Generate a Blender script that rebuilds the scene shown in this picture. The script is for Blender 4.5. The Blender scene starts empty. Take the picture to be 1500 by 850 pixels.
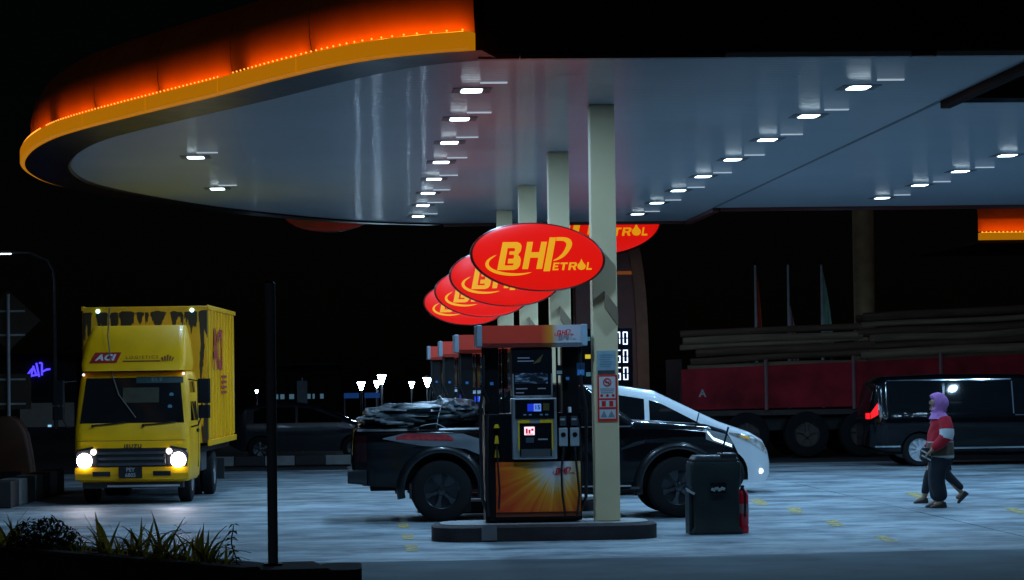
import bpy, bmesh, math, random
from mathutils import Vector, Matrix, Euler, noise
random.seed(7)
PI = math.pi
S = bpy.context.scene
COL = S.collection
# ------------------------------------------------------------------ camera
FPX, CAMH = 4000.0, 1.95                     # focal length in photo pixels, eye height
cam_d = bpy.data.cameras.new('camera'); cam = bpy.data.objects.new('camera', cam_d); COL.objects.link(cam)
cam_d.sensor_width = 36; cam_d.lens = FPX / 1500 * 36; cam_d.clip_start = 0.3; cam_d.clip_end = 1500
cam.location = (0, 0, CAMH)
CAMROT = (Matrix.Rotation(-math.atan(240 / FPX), 3, 'Z') @ Matrix.Rotation(PI / 2 + math.atan(127 / FPX), 3, 'X')
          @ Matrix.Rotation(math.radians(-0.8), 3, 'Z'))
cam.rotation_euler = CAMROT.to_euler()
S.camera = cam
# ------------------------------------------------------------------ night sky, added fill, exposure
W = bpy.data.worlds.new('World'); S.world = W; W.use_nodes = True
wn = W.node_tree.nodes; sky = wn.new('ShaderNodeTexSky'); sky.sky_type = 'NISHITA'; sky.sun_disc = False
sky.sun_elevation = math.radians(35); sky.sun_rotation = math.radians(200)
bg = wn['Background']; bg.inputs['Strength'].default_value = 0.00012
W.node_tree.links.new(sky.outputs[0], bg.inputs['Color'])
fill_sun_d = bpy.data.lights.new('fill_sun', 'SUN'); fill_sun_d.energy = 0.03; fill_sun_d.angle = math.radians(2); fill_sun_d.color = (.75, .85, 1)
fill_sun = bpy.data.objects.new('fill_sun', fill_sun_d); COL.objects.link(fill_sun); fill_sun.rotation_euler = (math.radians(48), 0, math.radians(-20))  # unseen fill lamp, added to lift the dark post and plants
S.view_settings.view_transform = 'Standard'; S.view_settings.look = 'None'
S.view_settings.exposure = 0.0; S.view_settings.gamma = 1.0
S.render.engine = 'CYCLES'
try:
    S.cycles.use_denoising = True; S.cycles.denoiser = 'OPENIMAGEDENOISE'
except Exception: pass
S.cycles.max_bounces = 6; S.cycles.sample_clamp_indirect = 4; S.cycles.caustics_reflective = False; S.cycles.caustics_refractive = False

# ------------------------------------------------------------------ pixels to points
def ray(px, py): return CAMROT @ Vector(((px - 750) / FPX, -(py - 425) / FPX, -1))
def G(px, py, z=0.0):
    d = ray(px, py); t = (z - CAMH) / d.z; return Vector((d.x * t, d.y * t, z))
def PY(px, py, Y):
    d = ray(px, py); t = Y / d.y; return Vector((d.x * t, Y, CAMH + d.z * t))

def proj(p):
    q = CAMROT.transposed() @ (Vector(p) - Vector((0, 0, CAMH))); return 750 - q.x / q.z * FPX, 425 + q.y / q.z * FPX
# ------------------------------------------------------------------ materials
MATS = {}
def mat(name, col, rough=.6, metal=0, emit=0, ecol=None, var=.18, scale=3.0, bump=0, coat=0, rvar=0, spec=.5, fine=0, stretch=None):
    if name in MATS: return MATS[name]
    m = bpy.data.materials.new(name); m.use_nodes = True; N = m.node_tree.nodes; L = m.node_tree.links
    b = N['Principled BSDF']
    tc = N.new('ShaderNodeTexCoord'); src = tc.outputs['Object']
    if stretch:
        mp = N.new('ShaderNodeMapping'); mp.inputs['Scale'].default_value = stretch; L.new(src, mp.inputs[0]); src = mp.outputs[0]
    nz = N.new('ShaderNodeTexNoise'); nz.inputs['Scale'].default_value = scale; nz.inputs['Detail'].default_value = 6; L.new(src, nz.inputs['Vector'])
    cr = N.new('ShaderNodeValToRGB')
    lo = tuple(c * (1 - var) for c in col); hi = tuple(min(1, c * (1 + var)) for c in col)
    cr.color_ramp.elements[0].position = .3; cr.color_ramp.elements[1].position = .7
    cr.color_ramp.elements[0].color = (*lo, 1); cr.color_ramp.elements[1].color = (*hi, 1)
    L.new(nz.outputs['Fac'], cr.inputs['Fac']); L.new(cr.outputs[0], b.inputs['Base Color'])
    b.inputs['Roughness'].default_value = rough; b.inputs['Metallic'].default_value = metal
    b.inputs['Specular IOR Level'].default_value = spec
    if coat: b.inputs['Coat Weight'].default_value = coat; b.inputs['Coat Roughness'].default_value = .04
    if rvar:
        mr = N.new('ShaderNodeMapRange'); mr.inputs['To Min'].default_value = max(.03, rough - rvar); mr.inputs['To Max'].default_value = min(1, rough + rvar)
        L.new(nz.outputs['Fac'], mr.inputs['Value']); L.new(mr.outputs[0], b.inputs['Roughness'])
    if bump:
        n2 = N.new('ShaderNodeTexNoise'); n2.inputs['Scale'].default_value = fine or scale * 12; n2.inputs['Detail'].default_value = 4; L.new(src, n2.inputs['Vector'])
        bp = N.new('ShaderNodeBump'); bp.inputs['Strength'].default_value = bump; bp.inputs['Distance'].default_value = .02
        L.new(n2.outputs['Fac'], bp.inputs['Height']); L.new(bp.outputs[0], b.inputs['Normal'])
    if emit:
        b.inputs['Emission Color'].default_value = (*(ecol or col), 1); b.inputs['Emission Strength'].default_value = emit
    MATS[name] = m
    return m

CREAM = mat('cream_paint', (.86, .68, .40), .6, var=.08, scale=1.2, bump=.05)
BLACKP = mat('black_plastic', (.007, .0075, .009), .4, rvar=.12, spec=.3)
RUBBER = mat('rubber', (.014, .014, .015), .75, bump=.15)
TYRE = mat('tyre', (.008, .0085, .0095), .85, spec=.25, bump=.2)
HOSE = mat('hose', (.012, .012, .014), .45)
STEEL = mat('steel', (.62, .66, .70), .4, metal=.8, rvar=.1)
GREYP = mat('grey_plastic', (.34, .38, .40), .5)
CHROME = mat('chrome', (.75, .78, .8), .1, metal=1, var=.03)
RIM = mat('dark_rim', (.09, .10, .11), .25, metal=.9)
BLACKCAR = mat('black_car_paint', (.003, .0034, .005), .09, coat=.15, var=.05, spec=.28)
WHITECAR = mat('white_car_paint', (.62, .64, .66), .3, coat=.6, var=.02)
GLASS = mat('tinted_glass', (.003, .004, .005), .03, var=.05, spec=.4)
YELLOW = mat('yellow_truck_paint', (.95, .46, .002), .42, coat=.1, spec=.3, var=.1, scale=2, rvar=.08)
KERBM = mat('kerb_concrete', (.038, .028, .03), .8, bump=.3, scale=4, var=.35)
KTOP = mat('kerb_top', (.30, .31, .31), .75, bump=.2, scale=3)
RED = mat('red_print', (.75, .025, .02), .5)
WHITEP = mat('white_print', (.62, .64, .66), .5, var=.05)
YEL = mat('yellow_plastic', (.9, .55, .01), .5)
NAVY = mat('dark_trouser', (.012, .017, .026), .9, bump=.3, scale=14)
BROWN = mat('brown_fascia', (.05, .012, .008), .35, rvar=.1)
SOFFIT = mat('dark_soffit', (.014, .005, .003), .3, rvar=.05, spec=.06)
ASPH = mat('asphalt', (.035, .036, .04), .8, bump=.3, scale=2, fine=60, var=.3)

# ------------------------------------------------------------------ mesh helpers
class MB:
    def __init__(s): s.v = []; s.f = []
    def add(s, vs, fs):
        o = len(s.v); s.v += [tuple(p) for p in vs]; s.f += [tuple(i + o for i in f) for f in fs]; return s
    def box(s, c, d, rot=None):
        x, y, z = d[0] / 2, d[1] / 2, d[2] / 2
        p = [Vector(q) for q in ((-x, -y, -z), (x, -y, -z), (x, y, -z), (-x, y, -z), (-x, -y, z), (x, -y, z), (x, y, z), (-x, y, z))]
        if rot: M = Euler(rot).to_matrix(); p = [M @ q for q in p]
        return s.add([q + Vector(c) for q in p], [(0, 3, 2, 1), (4, 5, 6, 7), (0, 1, 5, 4), (1, 2, 6, 5), (2, 3, 7, 6), (3, 0, 4, 7)])
    def b2(s, a, b): return s.box([(a[i] + b[i]) / 2 for i in range(3)], [abs(b[i] - a[i]) for i in range(3)])
    def tube(s, pts, r, n=8, caps=True):
        pts = [Vector(p) for p in pts]; rs = r if isinstance(r, (list, tuple)) else [r] * len(pts)
        rings = []; up = None
        for i, p in enumerate(pts):
            t = (pts[min(i + 1, len(pts) - 1)] - pts[max(i - 1, 0)]).normalized()
            if up is None: up = Vector((0, 0, 1)) if abs(t.z) < .9 else Vector((1, 0, 0))
            a = t.cross(up).normalized(); b = a.cross(t).normalized(); up = b
            rings.append([p + (a * math.cos(k * 2 * PI / n) + b * math.sin(k * 2 * PI / n)) * rs[i] for k in range(n)])
        return s.loft(rings, caps)
    def loft(s, rings, caps=True, closed=True):
        n = len(rings[0]); o = len(s.v)
        for r in rings: s.v += [tuple(p) for p in r]
        for i in range(len(rings) - 1):
            for k in range(n if closed else n - 1):
                k2 = (k + 1) % n
                s.f.append((o + i * n + k, o + i * n + k2, o + (i + 1) * n + k2, o + (i + 1) * n + k))
        if caps and closed:
            s.f.append(tuple(o + k for k in reversed(range(n)))); s.f.append(tuple(o + (len(rings) - 1) * n + k for k in range(n)))
        return s
    def lathe(s, prof, c, axis='y', n=28, caps=False):
        rings = []
        for r, h in prof:
            ring = []
            for k in range(n):
                a = 2 * PI * k / n; ca, sa = r * math.cos(a), r * math.sin(a)
                ring.append(Vector(c) + Vector({'y': (ca, h, sa), 'z': (ca, sa, h), 'x': (h, ca, sa)}[axis]))
            rings.append(ring)
        return s.loft(rings, caps)
    def prism(s, poly, y0, y1):                       # polygon in x,z, extruded along y
        n = len(poly); v = [(x, y0, z) for x, z in poly] + [(x, y1, z) for x, z in poly]
        return s.add(v, [tuple(range(n)), tuple(reversed(range(n, 2 * n)))] + [(i, i + n, (i + 1) % n + n, (i + 1) % n) for i in range(n)])
    def mesh(s, name):
        me = bpy.data.meshes.new(name); me.from_pydata(s.v, [], s.f)
        bm = bmesh.new(); bm.from_mesh(me); bmesh.ops.recalc_face_normals(bm, faces=bm.faces); bm.to_mesh(me); bm.free()
        return me
    def build(s, name, m, parent=None, smooth=False, bevel=0, loc=None):
        return link(name, s.mesh(name), m, parent, smooth, bevel, loc)
def smooth_mesh(me, ang=40):
    for p in me.polygons: p.use_smooth = True
    try: me.set_sharp_from_angle(angle=math.radians(ang))
    except Exception: pass
def link(name, me, m, parent=None, smooth=False, bevel=0, loc=None):
    o = bpy.data.objects.new(name, me); COL.objects.link(o)
    if m is not None and not me.materials: me.materials.append(m)
    if parent: o.parent = parent
    if loc is not None: o.location = loc
    if smooth: smooth_mesh(me)
    if bevel:
        b = o.modifiers.new('edge', 'BEVEL'); b.width = bevel; b.segments = 2; b.limit_method = 'ANGLE'
    return o
def tag(o, label, cat, group=None):
    o['label'] = label; o['category'] = cat
    if group: o['group'] = group
    return o
def thing(name, label, cat, loc=(0, 0, 0), rz=0, group=None):
    o = bpy.data.objects.new(name, None); o.empty_display_size = .2; COL.objects.link(o)
    o.location = loc; o.rotation_euler = (0, 0, rz)
    return tag(o, label, cat, group)
def dup(root, loc, label=None, skip=()):
    r = root.copy(); COL.objects.link(r); r.location = loc
    if label: r['label'] = label
    for ch in list(root.children):
        if ch.name.split('.')[0] in skip: continue
        c = ch.copy(); COL.objects.link(c); c.parent = r
        for g in list(ch.children):
            d = g.copy(); COL.objects.link(d); d.parent = c
    return r
def struct(o): o['kind'] = 'structure'; return o
def rrect(w, d, r, n=5, cx=0, cy=0):
    pts = []
    for sx, sy, a0 in ((1, 1, 0), (-1, 1, 90), (-1, -1, 180), (1, -1, 270)):
        for k in range(n + 1):
            a = math.radians(a0 + 90 * k / n)
            pts.append((cx + sx * (w / 2 - r) + r * math.cos(a), cy + sy * (d / 2 - r) + r * math.sin(a)))
    return pts
def lerp(xs, ys, x):
    if x <= xs[0]: return ys[0]
    for i in range(len(xs) - 1):
        if x <= xs[i + 1]: return ys[i] + (ys[i + 1] - ys[i]) * (x - xs[i]) / max(1e-9, xs[i + 1] - xs[i])
    return ys[-1]
def fill2d(polys, name):                              # flat filled shape with holes, in local x,y
    cu = bpy.data.curves.new(name, 'CURVE'); cu.dimensions = '2D'; cu.fill_mode = 'BOTH'
    for p in polys:
        sp = cu.splines.new('POLY'); sp.points.add(len(p) - 1); sp.use_cyclic_u = True
        for q, (x, y) in zip(sp.points, p): q.co = (x, y, 0, 1)
    t = bpy.data.objects.new(name, cu); me = bpy.data.meshes.new_from_object(t)
    bpy.data.objects.remove(t); return me
def text_mesh(body, size, bold=0, shear=0, align='CENTER', spacing=1.0):
    cu = bpy.data.curves.new('lettering', 'FONT'); cu.body = body; cu.size = size; cu.offset = bold; cu.shear = shear
    cu.align_x = align; cu.align_y = 'CENTER'; cu.space_character = spacing; cu.resolution_u = 3; cu.extrude = .001
    t = bpy.data.objects.new('t', cu); me = bpy.data.meshes.new_from_object(t); bpy.data.objects.remove(t); return me
FRONT = (PI / 2, 0, 0)
def letters(name, body, size, m, parent, loc, rot=FRONT, bold=0, shear=0, align='CENTER', spacing=1.0):
    o = link(name, text_mesh(body, size, bold, shear, align, spacing), m, parent, loc=loc); o.rotation_euler = rot; return o
def panel(name, m, parent, x0, x1, z0, z1, y, t=.008, bevel=0):   # thin board facing -y, its front at y
    return MB().b2((x0, y, z0), (x1, y + t, z1)).build(name, m, parent, bevel=bevel)

# ------------------------------------------------------------------ node material builders
def nodes_of(m): return m.node_tree.nodes, m.node_tree.links
def concrete():
    m = mat('forecourt_concrete', (.36, .42, .45), .62, spec=.16, var=.32, scale=.32, bump=.35, fine=30, rvar=.2)
    N, L = nodes_of(m); b = N['Principled BSDF']
    geo = N.new('ShaderNodeNewGeometry'); mp = N.new('ShaderNodeMapping'); mp.inputs['Scale'].default_value = (.62, .8, 1)
    L.new(geo.outputs['Position'], mp.inputs[0])
    for n in N:
        if n.type == 'TEX_NOISE': L.new(mp.outputs[0], n.inputs['Vector'])
    st = N.new('ShaderNodeTexNoise'); st.inputs['Scale'].default_value = 1.6; st.inputs['Detail'].default_value = 8; st.inputs['Roughness'].default_value = .65
    L.new(mp.outputs[0], st.inputs['Vector'])
    r = N.new('ShaderNodeValToRGB'); r.color_ramp.elements[0].position = .33; r.color_ramp.elements[0].color = (.20, .23, .27, 1)
    r.color_ramp.elements[1].position = .56; r.color_ramp.elements[1].color = (1, 1, 1, 1)
    L.new(st.outputs['Fac'], r.inputs[0])
    mx = N.new('ShaderNodeMixRGB'); mx.blend_type = 'MULTIPLY'; mx.inputs[0].default_value = .8
    src = b.inputs['Base Color'].links[0].from_socket
    L.new(src, mx.inputs[1]); L.new(r.outputs[0], mx.inputs[2])
    # oil drips and rubbed tyre lanes
    mp2 = N.new('ShaderNodeMapping'); mp2.inputs['Scale'].default_value = (.5, .75, 1); L.new(geo.outputs['Position'], mp2.inputs[0])
    tn = N.new('ShaderNodeTexNoise'); tn.inputs['Scale'].default_value = 1.0; tn.inputs['Detail'].default_value = 7; tn.inputs['Roughness'].default_value = .7; L.new(mp2.outputs[0], tn.inputs['Vector'])
    r2 = N.new('ShaderNodeValToRGB'); r2.color_ramp.elements[0].position = .36; r2.color_ramp.elements[0].color = (.32, .36, .4, 1); r2.color_ramp.elements[1].position = .60; r2.color_ramp.elements[1].color = (1.0, 1.0, 1.0, 1)
    L.new(tn.outputs['Fac'], r2.inputs[0])
    vo = N.new('ShaderNodeTexVoronoi'); vo.inputs['Scale'].default_value = 1.3; L.new(geo.outputs['Position'], vo.inputs['Vector'])
    r3 = N.new('ShaderNodeValToRGB'); r3.color_ramp.elements[0].position = .05; r3.color_ramp.elements[0].color = (.3, .3, .32, 1); r3.color_ramp.elements[1].position = .16; r3.color_ramp.elements[1].color = (1, 1, 1, 1)
    L.new(vo.outputs['Distance'], r3.inputs[0])
    m2 = N.new('ShaderNodeMixRGB'); m2.blend_type = 'MULTIPLY'; m2.inputs[0].default_value = 1; L.new(mx.outputs[0], m2.inputs[1]); L.new(r2.outputs[0], m2.inputs[2])
    m3 = N.new('ShaderNodeMixRGB'); m3.blend_type = 'MULTIPLY'; m3.inputs[0].default_value = .8; L.new(m2.outputs[0], m3.inputs[1]); L.new(r3.outputs[0], m3.inputs[2])
    L.new(m3.outputs[0], b.inputs['Base Color'])
    return m
CONC = concrete()
def ceiling_mat():
    m = mat('ceiling_panels', (.42, .46, .50), .42, var=.05, scale=.6, spec=.4)
    N, L = nodes_of(m); b = N['Principled BSDF']
    geo = N.new('ShaderNodeNewGeometry'); sx = N.new('ShaderNodeSeparateXYZ'); L.new(geo.outputs['Position'], sx.inputs[0])
    wv = N.new('ShaderNodeTexWave'); wv.bands_direction = 'Y'; wv.inputs['Scale'].default_value = 1.9; wv.inputs['Distortion'].default_value = .35
    wv.inputs['Detail'].default_value = 1; wv.inputs['Detail Scale'].default_value = .4
    L.new(geo.outputs['Position'], wv.inputs['Vector'])
    bp = N.new('ShaderNodeBump'); bp.inputs['Strength'].default_value = .45; bp.inputs['Distance'].default_value = .02
    L.new(wv.outputs['Fac'], bp.inputs['Height']); L.new(bp.outputs[0], b.inputs['Normal']); L.new(bp.outputs[0], b.inputs['Coat Normal']); b.inputs['Coat Weight'].default_value = .28; b.inputs['Coat Roughness'].default_value = .05
    return m
CEIL = ceiling_mat()
def ramp_x(name, stops, axis=0, lo=0, hi=1, emit=0, rough=.4):      # colour print along one local axis
    m = mat(name, (.5, .5, .5), rough); N, L = nodes_of(m); b = N['Principled BSDF']
    tc = N.new('ShaderNodeTexCoord'); sp = N.new('ShaderNodeSeparateXYZ'); L.new(tc.outputs['Object'], sp.inputs[0])
    mr = N.new('ShaderNodeMapRange'); mr.inputs['From Min'].default_value = lo; mr.inputs['From Max'].default_value = hi
    L.new(sp.outputs[axis], mr.inputs['Value'])
    r = N.new('ShaderNodeValToRGB'); els = r.color_ramp.elements
    while len(els) < len(stops): els.new(.5)
    for e, (p, c) in zip(els, stops): e.position = p; e.color = (*c, 1)
    L.new(mr.outputs[0], r.inputs[0]); L.new(r.outputs[0], b.inputs['Base Color'])
    if emit: L.new(r.outputs[0], b.inputs['Emission Color']); b.inputs['Emission Strength'].default_value = emit
    return m
def sunburst(cx, cz):
    m = mat('sunburst_print', (.5, .5, .5), .4); N, L = nodes_of(m); b = N['Principled BSDF']
    tc = N.new('ShaderNodeTexCoord'); mp = N.new('ShaderNodeMapping'); mp.inputs['Location'].default_value = (-cx, 0, -cz); L.new(tc.outputs['Object'], mp.inputs[0])
    sp = N.new('ShaderNodeSeparateXYZ'); L.new(mp.outputs[0], sp.inputs[0])
    def M(op, a, c=None):
        n = N.new('ShaderNodeMath'); n.operation = op
        for i, q in enumerate((a, c)):
            if q is None: continue
            if isinstance(q, (int, float)): n.inputs[i].default_value = q
            else: L.new(q, n.inputs[i])
        return n.outputs[0]
    ang = M('ARCTAN2', sp.outputs[2], sp.outputs[0]); rad = M('SQRT', M('ADD', M('MULTIPLY', sp.outputs[0], sp.outputs[0]), M('MULTIPLY', sp.outputs[2], sp.outputs[2])))
    n1 = N.new('ShaderNodeTexNoise'); n1.noise_dimensions = '1D'; n1.inputs['Scale'].default_value = 9; n1.inputs['Detail'].default_value = 3; L.new(ang, n1.inputs['W'])
    rays = M('MULTIPLY', M('SUBTRACT', n1.outputs['Fac'], .5), .75)
    f = M('ADD', rad, M('MULTIPLY', rays, M('MULTIPLY', rad, 1.4)))
    r = N.new('ShaderNodeValToRGB'); els = r.color_ramp.elements
    for _ in range(3): els.new(.5)
    for e, (p, c) in zip(els, ((.12, (.75, .72, .75)), (.26, (.85, .6, .3)), (.36, (.95, .36, .02)), (.58, (.9, .16, .012)), (.85, (.8, .07, .012)))): e.position = p; e.color = (*c, 1)
    L.new(f, r.inputs[0]); L.new(r.outputs[0], b.inputs['Base Color']); return m

# ================================================================== SETTING
g = MB(); R = 600
g.add([(-R, -30, -.03), (R, -30, -.03), (R, 900, -.03), (-R, 900, -.03)], [(0, 1, 2, 3)])
ground = struct(g.build('ground', ASPH))
forecourt = bpy.data.objects.new('forecourt', None); COL.objects.link(forecourt); struct(forecourt)
xs = [-10.5, 7.85, 21.6]; ys = [26, 33.4, 37.4, 42.6, 48, 53.5, 59]
for i in range(len(xs) - 1):
    for j in range(len(ys) - 1):
        dz = random.uniform(-.0015, .0015)
        o = MB().b2((xs[i] + .012, ys[j] + .006, -.028), (xs[i + 1] - .012, ys[j + 1] - .006, dz)).build('concrete_slab', CONC, forecourt)
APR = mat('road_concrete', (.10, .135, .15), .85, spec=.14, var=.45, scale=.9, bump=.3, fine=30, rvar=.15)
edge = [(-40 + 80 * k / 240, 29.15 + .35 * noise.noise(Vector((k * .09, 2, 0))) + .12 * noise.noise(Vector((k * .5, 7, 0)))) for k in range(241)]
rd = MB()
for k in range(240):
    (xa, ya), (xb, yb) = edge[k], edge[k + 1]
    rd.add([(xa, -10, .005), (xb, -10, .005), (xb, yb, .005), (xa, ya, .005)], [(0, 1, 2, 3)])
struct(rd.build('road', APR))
# worn yellow paint
def worn(name, base):
    m = mat(name, base, .7); N, L = nodes_of(m); b = N['Principled BSDF']
    nz = N.new('ShaderNodeTexNoise'); nz.inputs['Scale'].default_value = 9; nz.inputs['Detail'].default_value = 8; nz.inputs['Roughness'].default_value = .75
    geo = N.new('ShaderNodeNewGeometry'); L.new(geo.outputs['Position'], nz.inputs['Vector'])
    r = N.new('ShaderNodeValToRGB'); r.color_ramp.elements[0].position = .40; r.color_ramp.elements[1].position = .60
    r.color_ramp.elements[0].color = (*base, 1); r.color_ramp.elements[1].color = (.25, .25, .22, 1)
    L.new(nz.outputs['Fac'], r.inputs[0]); L.new(r.outputs[0], b.inputs['Base Color']); return m
def see_through(m):
    N, L = nodes_of(m); b = N['Principled BSDF']; tr = N.new('ShaderNodeBsdfTransparent'); mx = N.new('ShaderNodeMixShader'); out = [n for n in N if n.type == 'OUTPUT_MATERIAL'][0]
    nz = N.new('ShaderNodeTexNoise'); nz.inputs['Scale'].default_value = 5; nz.inputs['Detail'].default_value = 9; nz.inputs['Roughness'].default_value = .8
    geo = N.new('ShaderNodeNewGeometry'); L.new(geo.outputs['Position'], nz.inputs['Vector'])
    r = N.new('ShaderNodeValToRGB'); r.color_ramp.elements[0].position = .46; r.color_ramp.elements[1].position = .66
    L.new(nz.outputs['Fac'], r.inputs[0]); L.new(r.outputs[0], mx.inputs[0]); L.new(b.outputs[0], mx.inputs[1]); L.new(tr.outputs[0], mx.inputs[2]); L.new(mx.outputs[0], out.inputs['Surface']); return m
PAINT = see_through(worn('worn_yellow_paint', (.6, .42, .02)))
def mark(pts):
    o = MB().add([(p.x, p.y, .005) for p in pts], [tuple(range(len(pts)))]).build('painted_marking', PAINT); return struct(o)
for y0, y1 in ((30.8, 32.0), (33.1, 34.2), (35.6, 36.7), (38.0, 38.7)):
    mark([Vector((x, y, 0)) for x, y in ((.62, y0), (.76, y0), (.76, y1), (.62, y1))])
for cx, cy, L_ in ((1343, 726, 36), (1222, 767, 30), (1298, 790, 40), (1490, 749, 40), (1112, 736, 30), (1165, 748, 26)):
    h = L_ / 2
    mark([G(cx - h, cy - 4), G(cx - h + 18, cy - 5), G(cx + h, cy + 4), G(cx + h - 18, cy + 5)])

# ------------------------------------------------------------------ canopy
ZC = 5.22
def spline(pts, n=6):
    out = []
    for i in range(len(pts) - 1):
        p0, p1, p2, p3 = pts[max(i - 1, 0)], pts[i], pts[i + 1], pts[min(i + 2, len(pts) - 1)]
        for k in range(n):
            t = k / n
            out.append(.5 * ((2 * p1) + (p2 - p0) * t + (2 * p0 - 5 * p1 + 4 * p2 - p3) * t * t + (3 * p1 - p0 - 3 * p2 + p3) * t ** 3))
    out.append(pts[-1]); return out
nosepx = [(800, 82.6), (720, 84), (610, 95), (500, 118), (400, 143), (300, 166), (200, 190), (150, 205), (118, 222), (104, 240), (112, 255), (140, 269), (200, 283), (300, 300), (420, 314), (540, 324), (650, 327.5)]
nose = [G(x, y, ZC) for x, y in nosepx]; nose = spline([Vector((p.x, p.y)) for p in nose])
Y0 = nose[0].y; Y1 = nose[-1].y; XS = 7.2; YN = 32.7; YF = 53.4; XE = 21
outline = nose + [Vector((XS, Y1)), Vector((XS, YF)), Vector((XE, YF)), Vector((XE, YN)), Vector((XS, YN)), Vector((XS, Y0))]
canopy = thing('canopy', 'large fuel station canopy with pale ceiling and glowing orange rounded end', 'canopy')
me = fill2d([[(p.x, p.y) for p in outline]], 'ceiling'); ceil = link('ceiling', me, CEIL, canopy, loc=(0, 0, ZC))
me = fill2d([[(p.x, p.y) for p in outline]], 'roof_deck'); link('roof_deck', me, BROWN, canopy, loc=(0, 0, ZC + .9))
MB().b2((XS - .03, YN, ZC - .006), (XS + .03, YF, ZC - .002)).build('ceiling_joint', mat('joint_grey', (.12, .13, .14), .6), canopy)
# straight dark fascias
FASC = mat('dark_fascia', (.006, .004, .004), .5)
def fas(name, a, b, z0, z1, t=.12, m=FASC, bevel=0): return MB().b2((min(a[0], b[0]) - (t if a[0] == b[0] else 0), min(a[1], b[1]) - (t if a[1] == b[1] else 0), z0), (max(a[0], b[0]), max(a[1], b[1]), z1)).build(name, m, canopy, bevel=bevel)
x = 1.25
fas('fascia_board', (x, Y0), (XS + .12, Y0), ZC + .03, ZC + 1.5)
fas('fascia_board', (XS + .125, Y0 - .1), (XS + .125, YN - .15), ZC + .03, ZC + 1.5)
fas('fascia_board', (XS + .13, YN), (XE, YN), ZC + .03, ZC + 1.5)
fas('fascia_board', (XS + .15, YF + .13), (XE, YF + .13), ZC + .03, ZC + 1.5)
fas('fascia_board', (nose[-1].x, Y1 + .13), (XS, Y1 + .13), ZC + .03, ZC + 1.5)
REDB = mat('dark_red_trim', (.10, .016, .012), .4)
GREYT = mat('pale_trim', (.32, .33, .35), .5)
px_ = [(700, 760, REDB), (762, 1060, BROWN), (1062, 1332, GREYT), (1334, 1368, REDB), (1370, 1530, GREYT)]
for a, b, m in px_:
    xa, xb = PY(a, 80, Y0).x, PY(b, 80, Y0).x
    MB().b2((xa, Y0 - .1, ZC - .035), (min(xb, XS), Y0 + .03, ZC + .026)).build('edge_trim', m, canopy)
MB().b2((XS + .004, Y0 - .1, ZC - .09), (XS + .12, YN - .004, ZC + .026)).build('edge_trim', mat('side_trim', (.03, .008, .005), .85, spec=.1), canopy)
MB().b2((XS + .125, YN - .1, ZC - .03), (XE, YN + .03, ZC + .026)).build('edge_trim', GREYT, canopy)
MB().b2((XS + .15, YF - .02, ZC - .07), (XE, YF + .1, ZC + .026)).build('edge_trim', REDB, canopy)
MB().b2((XS + .003, YF + .1, ZC - .07), (XS + .14, Y1 + .1, ZC + .026)).build('edge_trim', REDB, canopy)
MB().b2((nose[-1].x, Y1 - .02, ZC - .06), (XS, Y1 + .1, ZC + .026)).build('edge_trim', REDB, canopy)
# rounded glowing end
acc = [0.0]
for i in range(1, len(nose)): acc.append(acc[-1] + (nose[i] - nose[i - 1]).length)
def at(s):
    s = max(0, min(acc[-1], s))
    for i in range(1, len(nose)):
        if s <= acc[i]:
            t = (s - acc[i - 1]) / max(1e-9, acc[i] - acc[i - 1]); p = nose[i - 1].lerp(nose[i], t); break
    a = max(0, s - .6); b = min(acc[-1], s + .6)
    def raw(q):
        for i in range(1, len(nose)):
            if q <= acc[i]: return nose[i - 1].lerp(nose[i], (q - acc[i - 1]) / max(1e-9, acc[i] - acc[i - 1]))
        return nose[-1]
    d = (raw(b) - raw(a)).normalized()
    return p, Vector((-d.y, d.x)) * -1          # outward normal
mid, nn = at(acc[-1] * .5)
SGN = 1 if nn.x < 0 else -1
def off(s, n, z):
    p, q = at(s); q = q * SGN; return Vector((p.x + q.x * n, p.y + q.y * n, z))
def sweep(s0, s1, prof, ds=.35, closed=False):
    k = max(2, int((s1 - s0) / ds)); mb = MB()
    mb.loft([[off(s0 + (s1 - s0) * i / k, n, z) for n, z in prof] for i in range(k + 1)], caps=closed, closed=closed); return mb
SF = next(k * .02 for k in range(400) if proj(off(k * .02, .86, ZC + .1))[0] < 684)
sweep(SF - .08, acc[-1], [(.0, ZC + .001), (.04, ZC - .03), (.09, ZC - .026), (.5, ZC - .014), (.68, ZC - .008)], .3).build('soffit', SOFFIT, canopy, smooth=True)
FASO = mat('orange_fascia', (.8, .17, .010), .42, var=.1, scale=1.5, coat=.3)
STRIP = mat('yellow_light_strip', (.6, .28, .01), .5, emit=.36, ecol=(1, .34, .004), var=.08, scale=1.5)
LED = mat('led_dot', (1, .6, .2), .5, emit=1.6, ecol=(1, .36, .04))
WASH = mat('hidden_wash_strip', (1, .6, .2), .5, emit=4.6, ecol=(1, .34, .02))  # added glow that boosts the orange wash on the fascia
seg = 2.15; nseg = int((acc[-1] - SF) / seg)
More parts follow.
